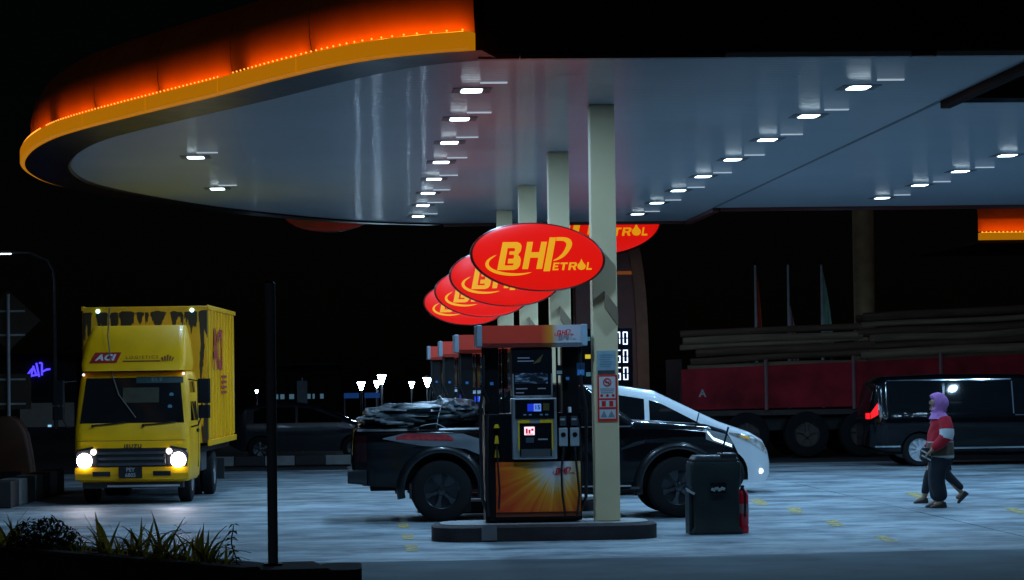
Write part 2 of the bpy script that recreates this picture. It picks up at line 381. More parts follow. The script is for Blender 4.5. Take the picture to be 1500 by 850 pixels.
for i in range(nseg):
    LL = acc[-1] - SF; s0 = SF + i * LL / nseg + .008; s1 = SF + (i + 1) * LL / nseg - .008
    pr = [(n_, z_ - .20) for n_, z_ in ((.55, ZC + .386), (.585, ZC + .6), (.59, ZC + .8), (.55, ZC + 1.0), (.45, ZC + 1.16), (.28, ZC + 1.28), (.0, ZC + 1.33))]
    sweep(s0, s1, pr, .3).build('fascia_panel', FASO, canopy, smooth=True)
    st = sweep(s0, s1, [(.54, ZC + .005), (.73, ZC + .005), (.75, ZC + .018), (.75, ZC + .172), (.73, ZC + .185), (.54, ZC + .185)], .3, True).build('light_strip', STRIP, canopy)
    d = MB(); n = int((s1 - s0) / .115)
    for k in range(n):
        if i % 3 == 1 and k > n - 4: continue
        c = off(s0 + (k + .5) * (s1 - s0) / n, .72, ZC + .203); r = .013
        d.add([c + Vector(q) * r for q in ((1, 0, 0), (-1, 0, 0), (0, 1, 0), (0, -1, 0), (0, 0, 1), (0, 0, -1))],
              [(0, 2, 4), (2, 1, 4), (1, 3, 4), (3, 0, 4), (2, 0, 5), (1, 2, 5), (3, 1, 5), (0, 3, 5)])
    d.build('led_row', LED, st)['kind'] = 'stuff'
    sweep(s0 + .06, s1 - (.5 if i % 3 == 1 else .1), [(.59, ZC + .1865), (.70, ZC + .1865), (.70, ZC + .191), (.59, ZC + .191)], .3, True).build('hidden_wash_strip', WASH, st)  # added strip, lying hidden on the ledge

# ------------------------------------------------------------------ ceiling lights
LENS = mat('lamp_lens', (.9, .95, 1), .3, emit=9, ecol=(.72, .90, 1), var=.02)
DASH = mat('dash_glow', (.7, .8, .85), .3, emit=.45, ecol=(.7, .85, 1), var=.02)
def ceiling_light(loc, lab, first=[None]):
    if first[0] is None:
        t = thing('ceiling_light', lab, 'ceiling light', loc, 0, 'downlights in rows along the canopy ceiling'); first[0] = t
        MB().b2((-.22, -.27, -.008), (.22, .27, -.001)).build('housing', mat('lamp_housing', (.1, .1, .11), .5), t, bevel=.003)
        rings = [[(x, y, z) for x, y in rrect(w, d, .05)] for w, d, z in ((.24, .42, -.008), (.235, .415, -.011), (.21, .38, -.0125))]
        MB().loft(rings).build('lens', LENS, t, smooth=True)
        MB().b2((.06, -.86, -.014), (.36, -.80, -.001)).build('glowing_dash', DASH, t)  # pale dash beside the lamp; its glow stands for light it catches
        ld = bpy.data.lights.new('downlight', 'AREA')
        ld.shape = 'ELLIPSE'; ld.size = .18; ld.size_y = .33; ld.energy = 80; ld.color = (.36, .66, 1.0)
        l = bpy.data.objects.new('light_source', ld); COL.objects.link(l); l.parent = t; l.location = (0, 0, -.016)
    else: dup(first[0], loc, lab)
YL = [31.0, 34.4, 37.85, 41.3, 44.8, 48.2, 51.6, 55.1]
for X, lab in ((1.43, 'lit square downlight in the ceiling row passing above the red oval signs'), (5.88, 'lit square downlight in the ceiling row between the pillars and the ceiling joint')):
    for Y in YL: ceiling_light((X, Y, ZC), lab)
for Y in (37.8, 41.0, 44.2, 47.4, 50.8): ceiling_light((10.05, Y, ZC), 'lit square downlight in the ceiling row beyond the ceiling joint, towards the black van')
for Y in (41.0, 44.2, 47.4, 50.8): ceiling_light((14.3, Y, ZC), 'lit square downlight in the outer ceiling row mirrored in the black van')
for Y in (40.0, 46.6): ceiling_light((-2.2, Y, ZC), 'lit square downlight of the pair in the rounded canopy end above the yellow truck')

# ------------------------------------------------------------------ logo
def arc_poly(f0, f1, n=24): return [f0(i / n) for i in range(n + 1)] + [f1(1 - i / n) for i in range(n + 1)]
def logo_polys():
    """flat lettering in units of the oval's half width; origin at the oval's centre"""
    q = lambda x, y: ((x - 700) / 367, -(y - 287) / 367)
    P = []
    P.append([q(*p) for p in ((475, 358), (507, 205), (585, 205), (603, 212), (611, 228), (606, 255), (590, 275), (600, 286), (606, 302), (600, 335), (585, 352), (565, 358))])
    P.append([q(*p) for p in ((516, 333), (534, 238), (572, 238), (575, 246), (571, 256), (545, 256), (541, 274), (566, 274), (569, 284), (564, 296), (537, 296), (532, 322), (566, 322), (562, 333))])
    P.append([q(*p) for p in ((612, 354), (642, 205), (674, 205), (663, 262), (707, 262), (719, 205), (751, 205), (721, 354), (689, 354), (701, 292), (657, 292), (644, 354))])
    P.append([q(*p) for p in ((728, 367), (765, 182), (800, 182), (764, 367))])
    bowl = [Vector(p) for p in ((803, 181), (848, 182), (876, 192), (888, 215), (880, 243), (852, 280), (818, 302), (783, 312))]
    bowi = [Vector(p) for p in ((786, 305), (812, 290), (836, 266), (852, 238), (856, 217), (846, 205), (830, 201), (799, 201))]
    P.append([q(v.x, v.y) for v in spline(bowl, 4)] + [q(v.x, v.y) for v in spline(bowi, 4)])
    e0 = lambda t: q(560 - 152 * math.cos((t - .32) * 1.15 * PI * .62) + (max(0, t - .6) * 20), 328 + 62 * math.sin((t - .32) * PI * .74))
    def ell(t, a, b, cx, cy): th = math.radians(148 + t * 172); return (cx + a * math.cos(th), cy - b * math.sin(th))
    def sw(t, inner):
        th = math.radians(125 + t * 190); a, b = (150, 64) if not inner else (128, 46)
        x, y = 560 + a * math.cos(th), 326 - b * math.sin(th)
        if not inner: return q(x, y)
        w = math.sin(PI * max(0.0, min(1, t))) ** .6; xo, yo = 560 + 150 * math.cos(th), 326 - 64 * math.sin(th)
        return q(xo + (x - xo) * w, yo + (y - yo) * w)
    P.append(arc_poly(lambda t: sw(t, False), lambda t: sw(t, True)))
    def let(x, w, strokes):                     # simple capital letters, sheared
        for s in strokes: P.append([q(x + u * w + (1 - v) * 8, 320 + v * 42) for u, v in s])
    let(777, 33, [((0, 0), (1, 0), (1, .2), (.3, .2), (.3, .4), (.85, .4), (.85, .6), (.3, .6), (.3, .8), (1, .8), (1, 1), (0, 1))])
    let(816, 40, [((0, 0), (1, 0), (1, .22), (.65, .22), (.65, 1), (.35, 1), (.35, .22), (0, .22))])
    let(864, 44, [((0, 0), (.8, 0), (1, .15), (1, .45), (.8, .6), (1, 1), (.7, 1), (.5, .62), (.28, .62), (.28, 1), (0, 1)), ((.28, .2), (.28, .44), (.66, .44), (.7, .32), (.66, .2))])
    P.append([q(938 + 23 * math.sin(2 * PI * k / 20), 342 - 20 * math.cos(2 * PI * k / 20) - (22 if k == 0 else 6 if k in (1, 19) else 0)) for k in range(20)])
    let(963, 30, [((0, 0), (.3, 0), (.3, .78), (1, .78), (1, 1), (0, 1))])
    return P
LOGO = logo_polys()
SRED = mat('sign_red_glow', (.3, .006, .004), .3, emit=.62, ecol=(1, .008, .003), var=.04, scale=.8)
SYEL = mat('sign_yellow_glow', (.4, .2, .01), .4, emit=.66, ecol=(1, .42, .006), var=.03)
SRIM = mat('sign_rim', (.12, .012, .008), .35)
def logo_mesh(scale): 
    me = fill2d([[(x * scale, y * scale) for x, y in p] for p in LOGO], 'lettering'); return me
def oval_sign(loc, label, hw=.8, hh=.405, tilt=0, group=None, face=SRED, ink=SYEL, depth=.14):
    t = thing('oval_sign', label, 'sign', loc, 0, group); n = 56
    def ring(k, y): return [(hw * k * math.cos(2 * PI * i / n), y, hh * k * math.sin(2 * PI * i / n) * (1 + 0) - tilt * hw * k * math.cos(2 * PI * i / n)) for i in range(n)]
    MB().loft([ring(1, 0), ring(1.012, -.02), ring(1.012, -depth + .02), ring(.985, -depth)]).build('rim', SRIM, t, smooth=True)
    f = MB().loft([ring(.975, -depth - .002), ring(.97, -depth - .010), ring(.9, -depth - .022), ring(.6, -depth - .03), ring(.01, -depth - .032)]).build('face', face, t, smooth=True)
    me = logo_mesh(hw); o = link('lettering', me, ink, t, loc=(0, -depth - .036, 0)); o.rotation_euler = FRONT
    return t
# ------------------------------------------------------------------ islands, pillars, signs
SP = 6.9
ORD = ['first', 'second', 'third', 'fourth']
def island():
    t = thing('pump_island', 'rounded kerbed pump island carrying the pump with the lit screens', 'island', (2.32, 32.95, 0), 0, 'pump islands under the canopy')
    o1 = rrect(2.7, 1.25, .45, 8); o2 = rrect(2.62, 1.17, .42, 8); o3 = rrect(2.5, 1.05, .36, 8)
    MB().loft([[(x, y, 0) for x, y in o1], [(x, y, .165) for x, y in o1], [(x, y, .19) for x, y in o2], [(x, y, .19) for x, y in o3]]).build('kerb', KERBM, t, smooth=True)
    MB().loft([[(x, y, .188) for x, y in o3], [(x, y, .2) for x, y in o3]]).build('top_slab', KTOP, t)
    MB().b2((-.78, -.64, .02), (-.60, -.622, .186)).build('patch', mat('patch_grey', (.2, .19, .2), .7), t)
    return t
isl = island()
def pillar():
    t = thing('canopy_pillar', 'square cream canopy pillar bearing a blue notice and a red no-smoking notice', 'pillar', (3.08, 32.86, .2), 0, 'pillars along the pump islands')
    H = ZC - .2
    MB().b2((-.15, -.15, 0), (.15, .15, H)).build('shaft', CREAM, t, bevel=.012)
    z = lambda py: 1.95 - (py - 550.5) / 122.3 - .2
    X = lambda px: (px - 887) / 122.3
    MB().prism([(X(886), z(426)), (X(905), z(452)), (X(905), z(478)), (X(886), z(451))], -.235, -.151).build('slanted_bracket', mat('bracket_shade_brown', (.30, .21, .13), .6), t, bevel=.004)  # brown colour holds the shade of a wedge face turned away
    return t, z, X
pil, zz, XX = pillar()
p1 = pil; pils = [pil]
others = []
for k in range(1, 4):
    others.append(dup(isl, (2.32, 32.95 + SP * k, 0), f'rounded kerbed pump island, {ORD[k]} along the row from the one with the lit pump screens'))
    pils.append(dup(pil, (3.08, 32.86 + SP * k, .2), f'plain cream canopy pillar, {ORD[k]} along the row from the one with notices'))
# notices on the first pillar
NB = mat('blue_notice', (.30, .44, .52), .5, var=.1, scale=20)
nb = panel('notice', NB, p1, XX(874), XX(901), zz(548), zz(514), -.158)
MB().b2((XX(875), -.1605, zz(547.4)), (XX(900), -.1585, zz(543))).build('printed_band', mat('notice_dark', (.05, .06, .07), .5), nb)
for i in range(6): MB().b2((XX(877 + (i % 2) * 2), -.1605, zz(521 + i * 3.4)), (XX(897 - (i % 3) * 2), -.1585, zz(520 + i * 3.4))).build('printed_line', mat('notice_line', (.16, .27, .32), .5), nb)
nr = panel('notice', RED, p1, XX(874), XX(903), zz(618), zz(550), -.158); nr['label'] = 'red-framed no-smoking notice'
MB().b2((XX(876.5), -.1605, zz(614)), (XX(900.5), -.1585, zz(552.5))).build('printed_sheet', WHITEP, nr)
for a, b in ((584, 586.5), (597, 600)): MB().b2((XX(876.6), -.1625, zz(b)), (XX(900.4), -.161, zz(a))).build('printed_band', RED, nr)
c0 = Vector((XX(888.5), -.163, zz(560.5)))
MB().lathe([(.05, 0), (.05, -.002), (.038, -.002), (.038, 0), (.05, 0)], c0, 'y', 24).build('prohibition_ring', RED, nr)
MB().box(c0 + Vector((0, -.002, 0)), (.012, .002, .085), (0, -.8, 0)).build('prohibition_bar', RED, nr)
MB().box(c0 + Vector((0, -.0005, 0)), (.05, .001, .012)).build('cigarette', mat('ink', (.03, .03, .04), .6), nr)
INKG = mat('ink_grey', (.25, .27, .30), .6)
for i in range(3): MB().b2((XX(878 + i * .6), -.1622, zz(571 + i * 2.8)), (XX(899 - i), -.161, zz(569.6 + i * 2.8))).build('printed_line', INKG, nr)
for i in range(3): MB().lathe([(.018, 0), (.018, -.002)], (XX(880 + i * 8.5), -.1605, zz(580)), 'y', 10, True).build('printed_symbol', RED, nr)
for i in range(2):
    MB().b2((XX(880 + i * 11), -.1622, zz(596)), (XX(886 + i * 11), -.161, zz(588))).build('printed_symbol', RED, nr)
    MB().prism([(XX(878 + i * 11), zz(612)), (XX(883 + i * 11), zz(602)), (XX(888 + i * 11), zz(612))], -.1622, -.161).build('printed_symbol', INKG, nr)
sgn_loc = PY(787, 377, 32.62); 
for k in range(4):
    oval_sign((sgn_loc.x, 32.66 + SP * k, sgn_loc.z), 'glowing red oval sign with the whole yellow lettering in view' if k == 0 else f'glowing red oval sign, {ORD[k]} along the row, its lettering partly covered by the one before',
              tilt=.055, group='oval signs hung beside the pillars')

# ------------------------------------------------------------------ fuel pump
SUNB = sunburst(.27, .70)
HEADR = ramp_x('pump_header_print', [(0, (.8, .06, .035)), (.58, (.82, .07, .035)), (.68, (.9, .32, .03)), (.74, (.75, .7, .72)), (1, (.6, .62, .68))], 0, -.65, .65)
POSTER = ramp_x('poster_print', [(0, (.62, .6, .66)), (.25, (.42, .3, .5)), (.5, (.5, .1, .06)), (.7, (.6, .3, .04)), (1, (.6, .08, .05))], 2, 1.15, 2.05)
SCR = mat('screen_dark', (.008, .01, .014), .12)
def screen_art():
    m = mat('screen_art', (.01, .012, .02), .15, emit=.5); N, L = nodes_of(m); b = N['Principled BSDF']
    tc = N.new('ShaderNodeTexCoord'); mp = N.new('ShaderNodeMapping'); mp.inputs['Scale'].default_value = (3, 1, 8); L.new(tc.outputs['Object'], mp.inputs[0])
    nz = N.new('ShaderNodeTexNoise'); nz.inputs['Scale'].default_value = 1.6; nz.inputs['Distortion'].default_value = 1.4; L.new(mp.outputs[0], nz.inputs['Vector'])
    r = N.new('ShaderNodeValToRGB'); r.color_ramp.elements[0].position = .5; r.color_ramp.elements[0].color = (.003, .006, .012, 1); r.color_ramp.elements[1].position = .8; r.color_ramp.elements[1].color = (.12, .3, .6, 1)
    L.new(nz.outputs['Fac'], r.inputs[0]); L.new(r.outputs[0], b.inputs['Emission Color']); return m
def fuel_pump():
    t = thing('fuel_pump', 'fuel pump with lit blue and white screens and sunburst panel', 'fuel pump', (2.19, 32.7, .2), 0, 'fuel pumps on the islands')
    X = lambda px: (px - 777.5) / 122.3
    Z = lambda py: 1.95 - (py - 552) / 122.3 - .2
    MB().b2((-.58, .02, .02), (.58, .52, Z(606))).build('cabinet', BLACKP, t, bevel=.012)
    panel('graphic_panel', SUNB, t, X(722), X(846), Z(750), Z(677), -.06, .078)
    panel('graphic_foot', mat('panel_foot', (.22, .05, .02), .5), t, X(722), X(846), Z(757), Z(750.6), -.05, .068)
    mbh = MB().loft([[(x, .26 + y, Z(509)) for x, y in rrect(1.22, .62, .03, 2)], [(x, .26 + y, Z(503)) for x, y in rrect(1.27, .68, .03, 2)], [(x, .26 + y, Z(477)) for x, y in rrect(1.30, .70, .03, 2)]])
    h = mbh.build('header', HEADR, t)
    MB().b2((-.664, -.1, Z(508)), (-.60, .62, Z(476.2))).build('header_cap', mat('cap_grey', (.24, .30, .36), .45), t, bevel=.01)
    MB().b2((.60, -.1, Z(508)), (.664, .62, Z(476.2))).build('header_cap', mat('cap_blue', (.38, .50, .60), .45), t, bevel=.01)
    o = link('lettering', logo_mesh(.15), RED, h, loc=(.385, -.113, Z(489))); o.rotation_euler = FRONT
    lp = link('lettering', logo_mesh(.17), RED, t, loc=(.36, -.064, Z(691))); lp.rotation_euler = FRONT
    for a, b in ((708, 729), (823, 847)): MB().b2((X(a), .1, Z(606)), (X(b), .42, Z(509.5))).build('column', BLACKP, t, bevel=.006)
    for a, b in ((731.5, 735), (738, 744.5)): MB().b2((X(a), .43, Z(570)), (X(b), .44, Z(510))).build('side_poster', POSTER, t)
    MB().b2((X(735), .25, Z(606)), (X(737.5), .28, Z(509.5))).build('upright', BLACKP, t)
    MB().b2((X(815), .25, Z(606)), (X(818), .28, Z(509.5))).build('upright', BLACKP, t)
    # display column
    MB().b2((X(748), -.03, Z(583)), (X(807), .4, Z(509.5))).build('display_case', BLACKP, t, bevel=.01)
    fr = MB(); 
    for a in ((748, 750.2, 583, 548), (804.8, 807, 583, 548), (748, 807, 583, 579.6)): fr.b2((X(a[0]), -.036, Z(a[2])), (X(a[1]), -.031, Z(a[3])))
    fr.build('display_frame', STEEL, t)
    panel('advert_screen', SCR, t, X(751), X(804), Z(578.5), Z(513), -.038, .006)
    panel('advert_picture', screen_art(), t, X(752), X(800), Z(563), Z(547), -.041, .002)
    for i, (a, b, c) in enumerate(((756, 774, 524), (756, 780, 528.6), (753, 770, 569), (785, 797, 569), (753, 765, 575))): panel('advert_text', mat('dim_text', (.1, .13, .18), .5, emit=.1, ecol=(.3, .4, .6)), t, X(a), X(b), Z(c + 1.6), Z(c), -.0405, .002)
    MB().prism([(X(778), Z(534)), (X(794), Z(519)), (X(789), Z(531))], -.0405, -.0385).build('advert_mark', mat('gold_ink', (.12, .09, .02), .5), t)
    lo = MB().b2((X(746.5), -.10, Z(673)), (X(812), .3, Z(583.6))).build('terminal_case', STEEL, t, bevel=.012)
    panel('terminal_face', SCR, t, X(751), X(808), Z(614), Z(586), -.108, .006)
    LCD = mat('lcd_blue', (.02, .05, .3), .3, emit=.8, ecol=(.01, .03, .62)); LCD2 = mat('lcd_pale', (.1, .2, .5), .3, emit=.8, ecol=(.12, .26, .85))
    panel('lcd', LCD, t, X(769), X(778), Z(603), Z(592), -.111, .002); panel('lcd', LCD2, t, X(778.2), X(789), Z(603), Z(592), -.111, .002)
    letters('digits', '15', .07, mat('lcd_ink', (.01, .015, .1), .5), t, (X(783.5), -.113, Z(597.5)), bold=.002)
    panel('fuel_grade_tag', mat('tag_olive', (.10, .09, .02), .5), t, X(792), X(801), Z(602), Z(591.5), -.111, .002)
    for i in range(4): panel('key', mat('key_blue', (.2, .35, .5), .4), t, X(763 + i * 8 + (i > 1) * 8), X(767 + i * 8 + (i > 1) * 8), Z(609), Z(607), -.112, .004)
    yf = MB(); Yb = (756, 806.5, 671, 616)
    for a in ((755, 772, 620, 616), (787, 806, 620, 616), (755, 757, 660, 620.2), (804, 806, 660, 620.2)): MB().b2((X(a[0]), -.112, Z(a[2])), (X(a[1]), -.101, Z(a[3]))).build('card_bay_trim', YEL, t)
    pass
    panel('card_bay', SCR, t, X(757.2), X(803.8), Z(669), Z(620.4), -.106, .005)
    LW = mat('lcd_pink', (.7, .5, .55), .3, emit=1.3, ecol=(1, .68, .76)); panel('card_screen', LW, t, X(764), X(779), Z(637.5), Z(625.5), -.112, .004)
    pr = mat('pink_ink', (.5, .02, .06), .4, emit=.5, ecol=(.8, .02, .08))
    for a in ((766, 769, 635, 628), (770, 773, 635, 629.5), (774, 777.5, 631.5, 628), (766, 777, 636.6, 635.6)): panel('screen_mark', pr, t, X(a[0]), X(a[1]), Z(a[2]), Z(a[3]), -.1142, .0015)
    panel('keypad', mat('keypad', (.06, .09, .11), .4), t, X(766), X(778), Z(649), Z(641), -.112, .005)
    panel('receipt_slot', GREYP, t, X(784), X(798), Z(645), Z(643), -.112, .005); panel('tray', mat('tray', (.07, .075, .08), .6), t, X(759), X(802), Z(669), Z(658), -.114, .008)
    # nozzles
    panel('nozzle_bay', SCR, t, X(714), X(745), Z(676), Z(612), .008, .01); panel('nozzle_bay', SCR, t, X(813.5), X(849), Z(676), Z(606), .008, .01)
    for py, w in ((624, 9), (645, 7), (665, 7)):
        MB().prism([(X(724 - w / 2), Z(py + (5 if w < 9 else 3))), (X(724 + w / 2), Z(py + (5 if w < 9 else 3))), (X(724 + w / 4), Z(py - (7 if w < 9 else 2.5))), (X(724 - w / 4), Z(py - (7 if w < 9 else 2.5)))], -.03, .006).build('nozzle_tag', YEL, t, bevel=.003)
    MB().tube([(X(724), -.03, Z(650)), (X(724.5), -.05, Z(672)), (X(727), -.08, Z(715)), (X(725), -.08, Z(745))], .012).build('hose', HOSE, t)
    for px in (821.5, 838.5):
        b = MB().b2((X(px - 6.5), -.06, Z(655)), (X(px + 6.5), .006, Z(628))).build('nozzle_boot', GREYP, t, bevel=.008)
        MB().lathe([(.03, -.064), (.024, -.062), (.024, -.05)], (X(px), 0, Z(638)), 'y', 14, True).build('boot_hole', BLACKP, b)
        MB().b2((X(px - 5), -.03, Z(625)), (X(px + 5), .006, Z(611))).build('grade_button', mat('btn', (.05, .055, .06), .35), t, bevel=.004)
        panel('button_label', GREYP, t, X(px - 4), X(px + 3), Z(617), Z(614), -.034, .004)
        MB().tube([(X(px), -.04, Z(652)), (X(px), -.06, Z(662)), (X(px + (2 if px > 830 else -4)), -.085, Z(690)), (X(px + (5 if px > 830 else -3)), -.085, Z(725)), (X(px + 1), -.085, Z(758))], .013).build('hose', HOSE, t, smooth=True)
        MB().tube([(X(px), -.03, Z(656)), (X(px + 1), -.06, Z(668)), (X(px - 2), -.06, Z(674))], [.022, .018, .012]).build('nozzle', BLACKP, t, smooth=True)
    for sx, b in ((-1, 700), (1, 856)):
        x0 = X(706 if sx < 0 else 849)
        MB().tube([(x0, .02, Z(509)), (x0, .0, Z(560)), (X(b), -.02, Z(600)), (X(b - sx * 1), -.02, Z(680)), (X(b - sx * 2), 0, Z(730)), (x0 - sx * .03, .05, Z(752))], .02, 8).build('hose', HOSE, t, smooth=True)
        MB().tube([(x0 - sx * .05, .04, Z(606)), (x0 - sx * .03, -.01, Z(640)), (x0 - sx * .02, -.02, Z(700)), (x0 - sx * .05, .02, Z(756))], .024, 8).build('hose', HOSE, t, smooth=True)
    MB().tube([(X(702), -.02, Z(563)), (X(706), -.02, Z(572)), (X(712), -.02, Z(590))], [.026, .022, .026]).build('breakaway_coupling', BLACKP, t, smooth=True)
    MB().tube([(X(832), .02, Z(598)), (X(832), .0, Z(606))], .022).build('breakaway_coupling', STEEL, t)
    BT = mat('blue_tag', (.03, .16, .42), .4, emit=.12, ecol=(.05, .3, .8))
    MB().b2((X(812.5), .0, Z(551)), (X(822.5), .012, Z(536))).build('number_holder', BLACKP, t); panel('number_tag', mat('tag_grey', (.3, .35, .38), .5), t, X(813.5), X(821.5), Z(549), Z(544), -.004, .003)
    MB().b2((X(843), -.01, Z(552)), (X(855), .002, Z(533))).build('number_holder', mat('holder_blue', (.02, .06, .12), .4), t); panel('number_tag', BT, t, X(844), X(854), Z(551), Z(543), -.014, .003)
    letters('digits', '1', .05, WHITEP, t, (X(849), -.016, Z(547)))
    for a, c in ((719, 564), (831, 558)): panel('grade_sticker', BT, t, X(a - 3), X(a + 2), Z(c), Z(c - 4.5), .095, .003)
    return t
pump = fuel_pump()
for k in range(1, 4):
    dup(pump, (2.19, 32.7 + SP * k, .2), f'fuel pump with red header, {ORD[k]} along the row from the pump with lit screens')

# ------------------------------------------------------------------ car builder
class Car:
    """x forward, y sideways, z up; top/bottom profiles as polylines"""
    def __init__(s, top, bot, W, belt, tumble, r, arches=(), corner=(.35, .22), low=.05, crown=.03):
        s.tx, s.tz = zip(*top); s.bx, s.bz = zip(*bot); s.W = W; s.belt = belt; s.tum = tumble; s.r = r; s.ar = arches; s.cor = corner; s.low = low; s.crown = crown
        s.x0, s.x1 = s.tx[0], s.tx[-1]
    def zt(s, x): return lerp(s.tx, s.tz, x)
    def zb(s, x):
        z = lerp(s.bx, s.bz, x)
        for cx, cz, r in s.ar:
            if abs(x - cx) < r: z = max(z, cz + math.sqrt(r * r - (x - cx) ** 2))
        return min(z, s.zt(x) - .02)
    def hw(s, x, z):
        w = s.W; L, d = s.cor
        for e in (x - s.x0, s.x1 - x):
            if e < L: k = 1 - max(0, e) / L; w -= d * k * k * (.6 + .4 * k)
        if z > s.belt: w -= s.tum * (z - s.belt)
        else: w -= s.low * min(1, max(0, (s.belt - z) / .7)) ** 2
        w += .012 * math.exp(-((z - s.belt + .12) / .05) ** 2)
        e = s.zt(x) - z
        if e < s.r: w -= s.r - math.sqrt(max(0, s.r ** 2 - (s.r - max(0, e)) ** 2))
        return max(.02, w)
    def cols(s, a, b, st=.06):
        xs = {round(a, 4), round(b, 4)}; n = int((b - a) / st)
        for i in range(n + 1): xs.add(round(a + (b - a) * i / max(1, n), 4))
        for x in list(s.tx) + list(s.bx):
            if a < x < b: xs.add(round(x, 4))
        for cx, cz, r in s.ar:
            for k in range(17):
                x = cx - r * math.cos(PI * k / 16)
                if a < x < b: xs.add(round(x, 4))
            for e in (-r - .002, r + .002):
                if a < cx + e < b: xs.add(round(cx + e, 4))
        xs = sorted(xs); out = [xs[0]]
        for x in xs[1:]:
            if x - out[-1] > .0015: out.append(x)
        return out
    def body(s, m, parent, name='body'):
        xs = s.cols(s.x0, s.x1); rows = 16; mb = MB(); rings = []
        T = [1 - (1 - i / (rows - 1)) ** 1.5 for i in range(rows)]
        for x in xs:
            zb, zt = s.zb(x), s.zt(x); side = []
            for t in T:
                z = zb + (zt - zb) * t; side.append((s.hw(x, z), z))
            wt = side[-1][0]; topc = [(wt * math.cos(PI * k / 8), zt + s.crown * math.sin(PI * k / 8) * min(1, wt)) for k in range(1, 8)]
            ring = [(x, w, z) for w, z in side] + [(x, w, z) for w, z in topc] + [(x, -w, z) for w, z in reversed(side)]
            rings.append(ring)
        mb.loft(rings, caps=False, closed=False)
        n = len(rings[0])
        for base in (0, (len(rings) - 1) * n): mb.f.append(tuple(base + k for k in range(n)))
        return mb.build(name, m, parent, smooth=True)
    def patch(s, name, m, parent, a, b, lo, hi, sides=(-1,), o=.006, rows=6):
        res = None
        for sd in sides:
            rings = []
            for x in s.cols(a, b, .08):
                z0 = lo(x) if callable(lo) else lo; z1 = hi(x) if callable(hi) else hi
                z1 = max(z1, z0 + .002)
                rings.append([(x, sd * (s.hw(x, z0 + (z1 - z0) * k / rows) + o), z0 + (z1 - z0) * k / rows) for k in range(rows + 1)])
            mb = MB(); mb.loft(rings, False, False); res = mb.build(name, m, parent, smooth=True)
        return res
    def top_patch(s, name, m, parent, a, b, frac=.86, o=.008):
        rings = []; n = 8
        for i in range(n + 1):
            x = a + (b - a) * i / n; z = s.zt(x); w = s.hw(x, z - .0) * frac + .04; dx = .01
            sl = (s.zt(x + dx) - s.zt(x - dx)) / (2 * dx); L = math.sqrt(1 + sl * sl)
            rings.append([(x - sl / L * o, w * math.cos(PI * k / 10), z + o / L + s.crown * math.sin(PI * k / 10)) for k in range(11)])
        mb = MB(); mb.loft(rings, False, False); return mb.build(name, m, parent, smooth=True)
def polyf(pts): 
    xs, zs = zip(*pts); return lambda x: lerp(xs, zs, x)
def wheel(parent, x, y, r, w, sd, rim=RIM, rr=.6, spokes=6, tyre=TYRE, double=False):
    """sd = -1: outer face towards -y"""
    prof = [(r * rr, w * .5), (r * .9, w * .5), (r * .975, w * .42), (r, w * .28), (r, -w * .28), (r * .975, -w * .42), (r * .9, -w * .5), (r * rr, -w * .46)]
    o = MB().lathe(prof, (0, 0, 0), 'y', 36).build('wheel', tyre, parent, smooth=True, loc=(x, y, r))
    mb = MB(); f = sd * w
    mb.lathe([(r * rr, f * .47), (r * rr * .96, f * .44), (r * rr * .93, f * .2), (.02, f * .15)], (0, 0, 0), 'y', 30)
    for k in range(spokes):
        a = 2 * PI * k / spokes + .3; c, s_ = math.cos(a), math.sin(a); R1 = r * rr * .94; pw = r * .075
        pts = []
        for rad, wd, yy in ((r * .1, pw * .8, f * .40), (R1 * .6, pw * .6, f * .38), (R1, pw * 1.5, f * .36)):
            pts.append([(rad * c - s_ * q, yy + e, rad * s_ + c * q) for q, e in ((-wd, 0), (wd, 0), (wd, -sd * .04), (-wd, -sd * .04))])
        mb.loft(pts)
    mb.lathe([(.001, f * .46), (r * .13, f * .45), (r * .16, f * .38), (r * .16, f * .2)], (0, 0, 0), 'y', 16)
    mb.build('rim', rim, o, smooth=True)
    return o
def arch_flare(parent, cx, cz, r, ysurf, sd, m, wid=.08, a0=-12, a1=192, t=.05):
    rings = []
    for k in range(25):
        a = math.radians(a0 + (a1 - a0) * k / 24); c, s_ = math.cos(a), math.sin(a)
        rings.append([(cx + (r + dr) * c, sd * (ysurf + dy), cz + (r + dr) * s_) for dr, dy in ((-.015, -.08), (-.02, t), (.01, t + .012), (wid * .6, t), (wid, .0), (wid, -.05))])
    return MB().loft(rings).build('arch_flare', m, parent, smooth=True)

# ------------------------------------------------------------------ pickup
pk = thing('pickup_truck', 'black off-road pickup truck beside the fuel pumps, its bed loaded', 'pickup truck', (.02, 38.0, 0))
AR = .415
wx0, wx1 = 1.21, 4.44
top = [(0, .95), (.03, 1.24), (.06, 1.275), (1.8, 1.285), (1.84, 1.30), (2.02, 1.74), (2.2, 1.83), (2.9, 1.85), (3.2, 1.80), (3.85, 1.31), (4.3, 1.28), (4.9, 1.23), (5.12, 1.16), (5.22, 1.0), (5.3, .85)]
bot = [(0, .62), (.15, .50), (.8, .46), (1.8, .44), (3.8, .42), (4.9, .40), (5.15, .46), (5.3, .58)]
P = Car(top, bot, .95, 1.22, .34, .09, [(wx0, AR + .02, .53), (wx1, AR + .02, .53)], (.3, .16), .05)
P.body(BLACKCAR, pk)
MB().b2((.25, -.7, .42), (4.95, .7, 1.0)).build('underbody', mat('underbody', (.008, .008, .009), .9), pk)
for cx in (wx0, wx1):
    for sd in (-1, 1):
        wheel(pk, cx, sd * .86, AR, .27, sd, spokes=6, rr=.58)
        arch_flare(pk, cx, AR + .02, .52, .93, sd, mat('flare_black', (.01, .011, .013), .3, coat=.4), .09)
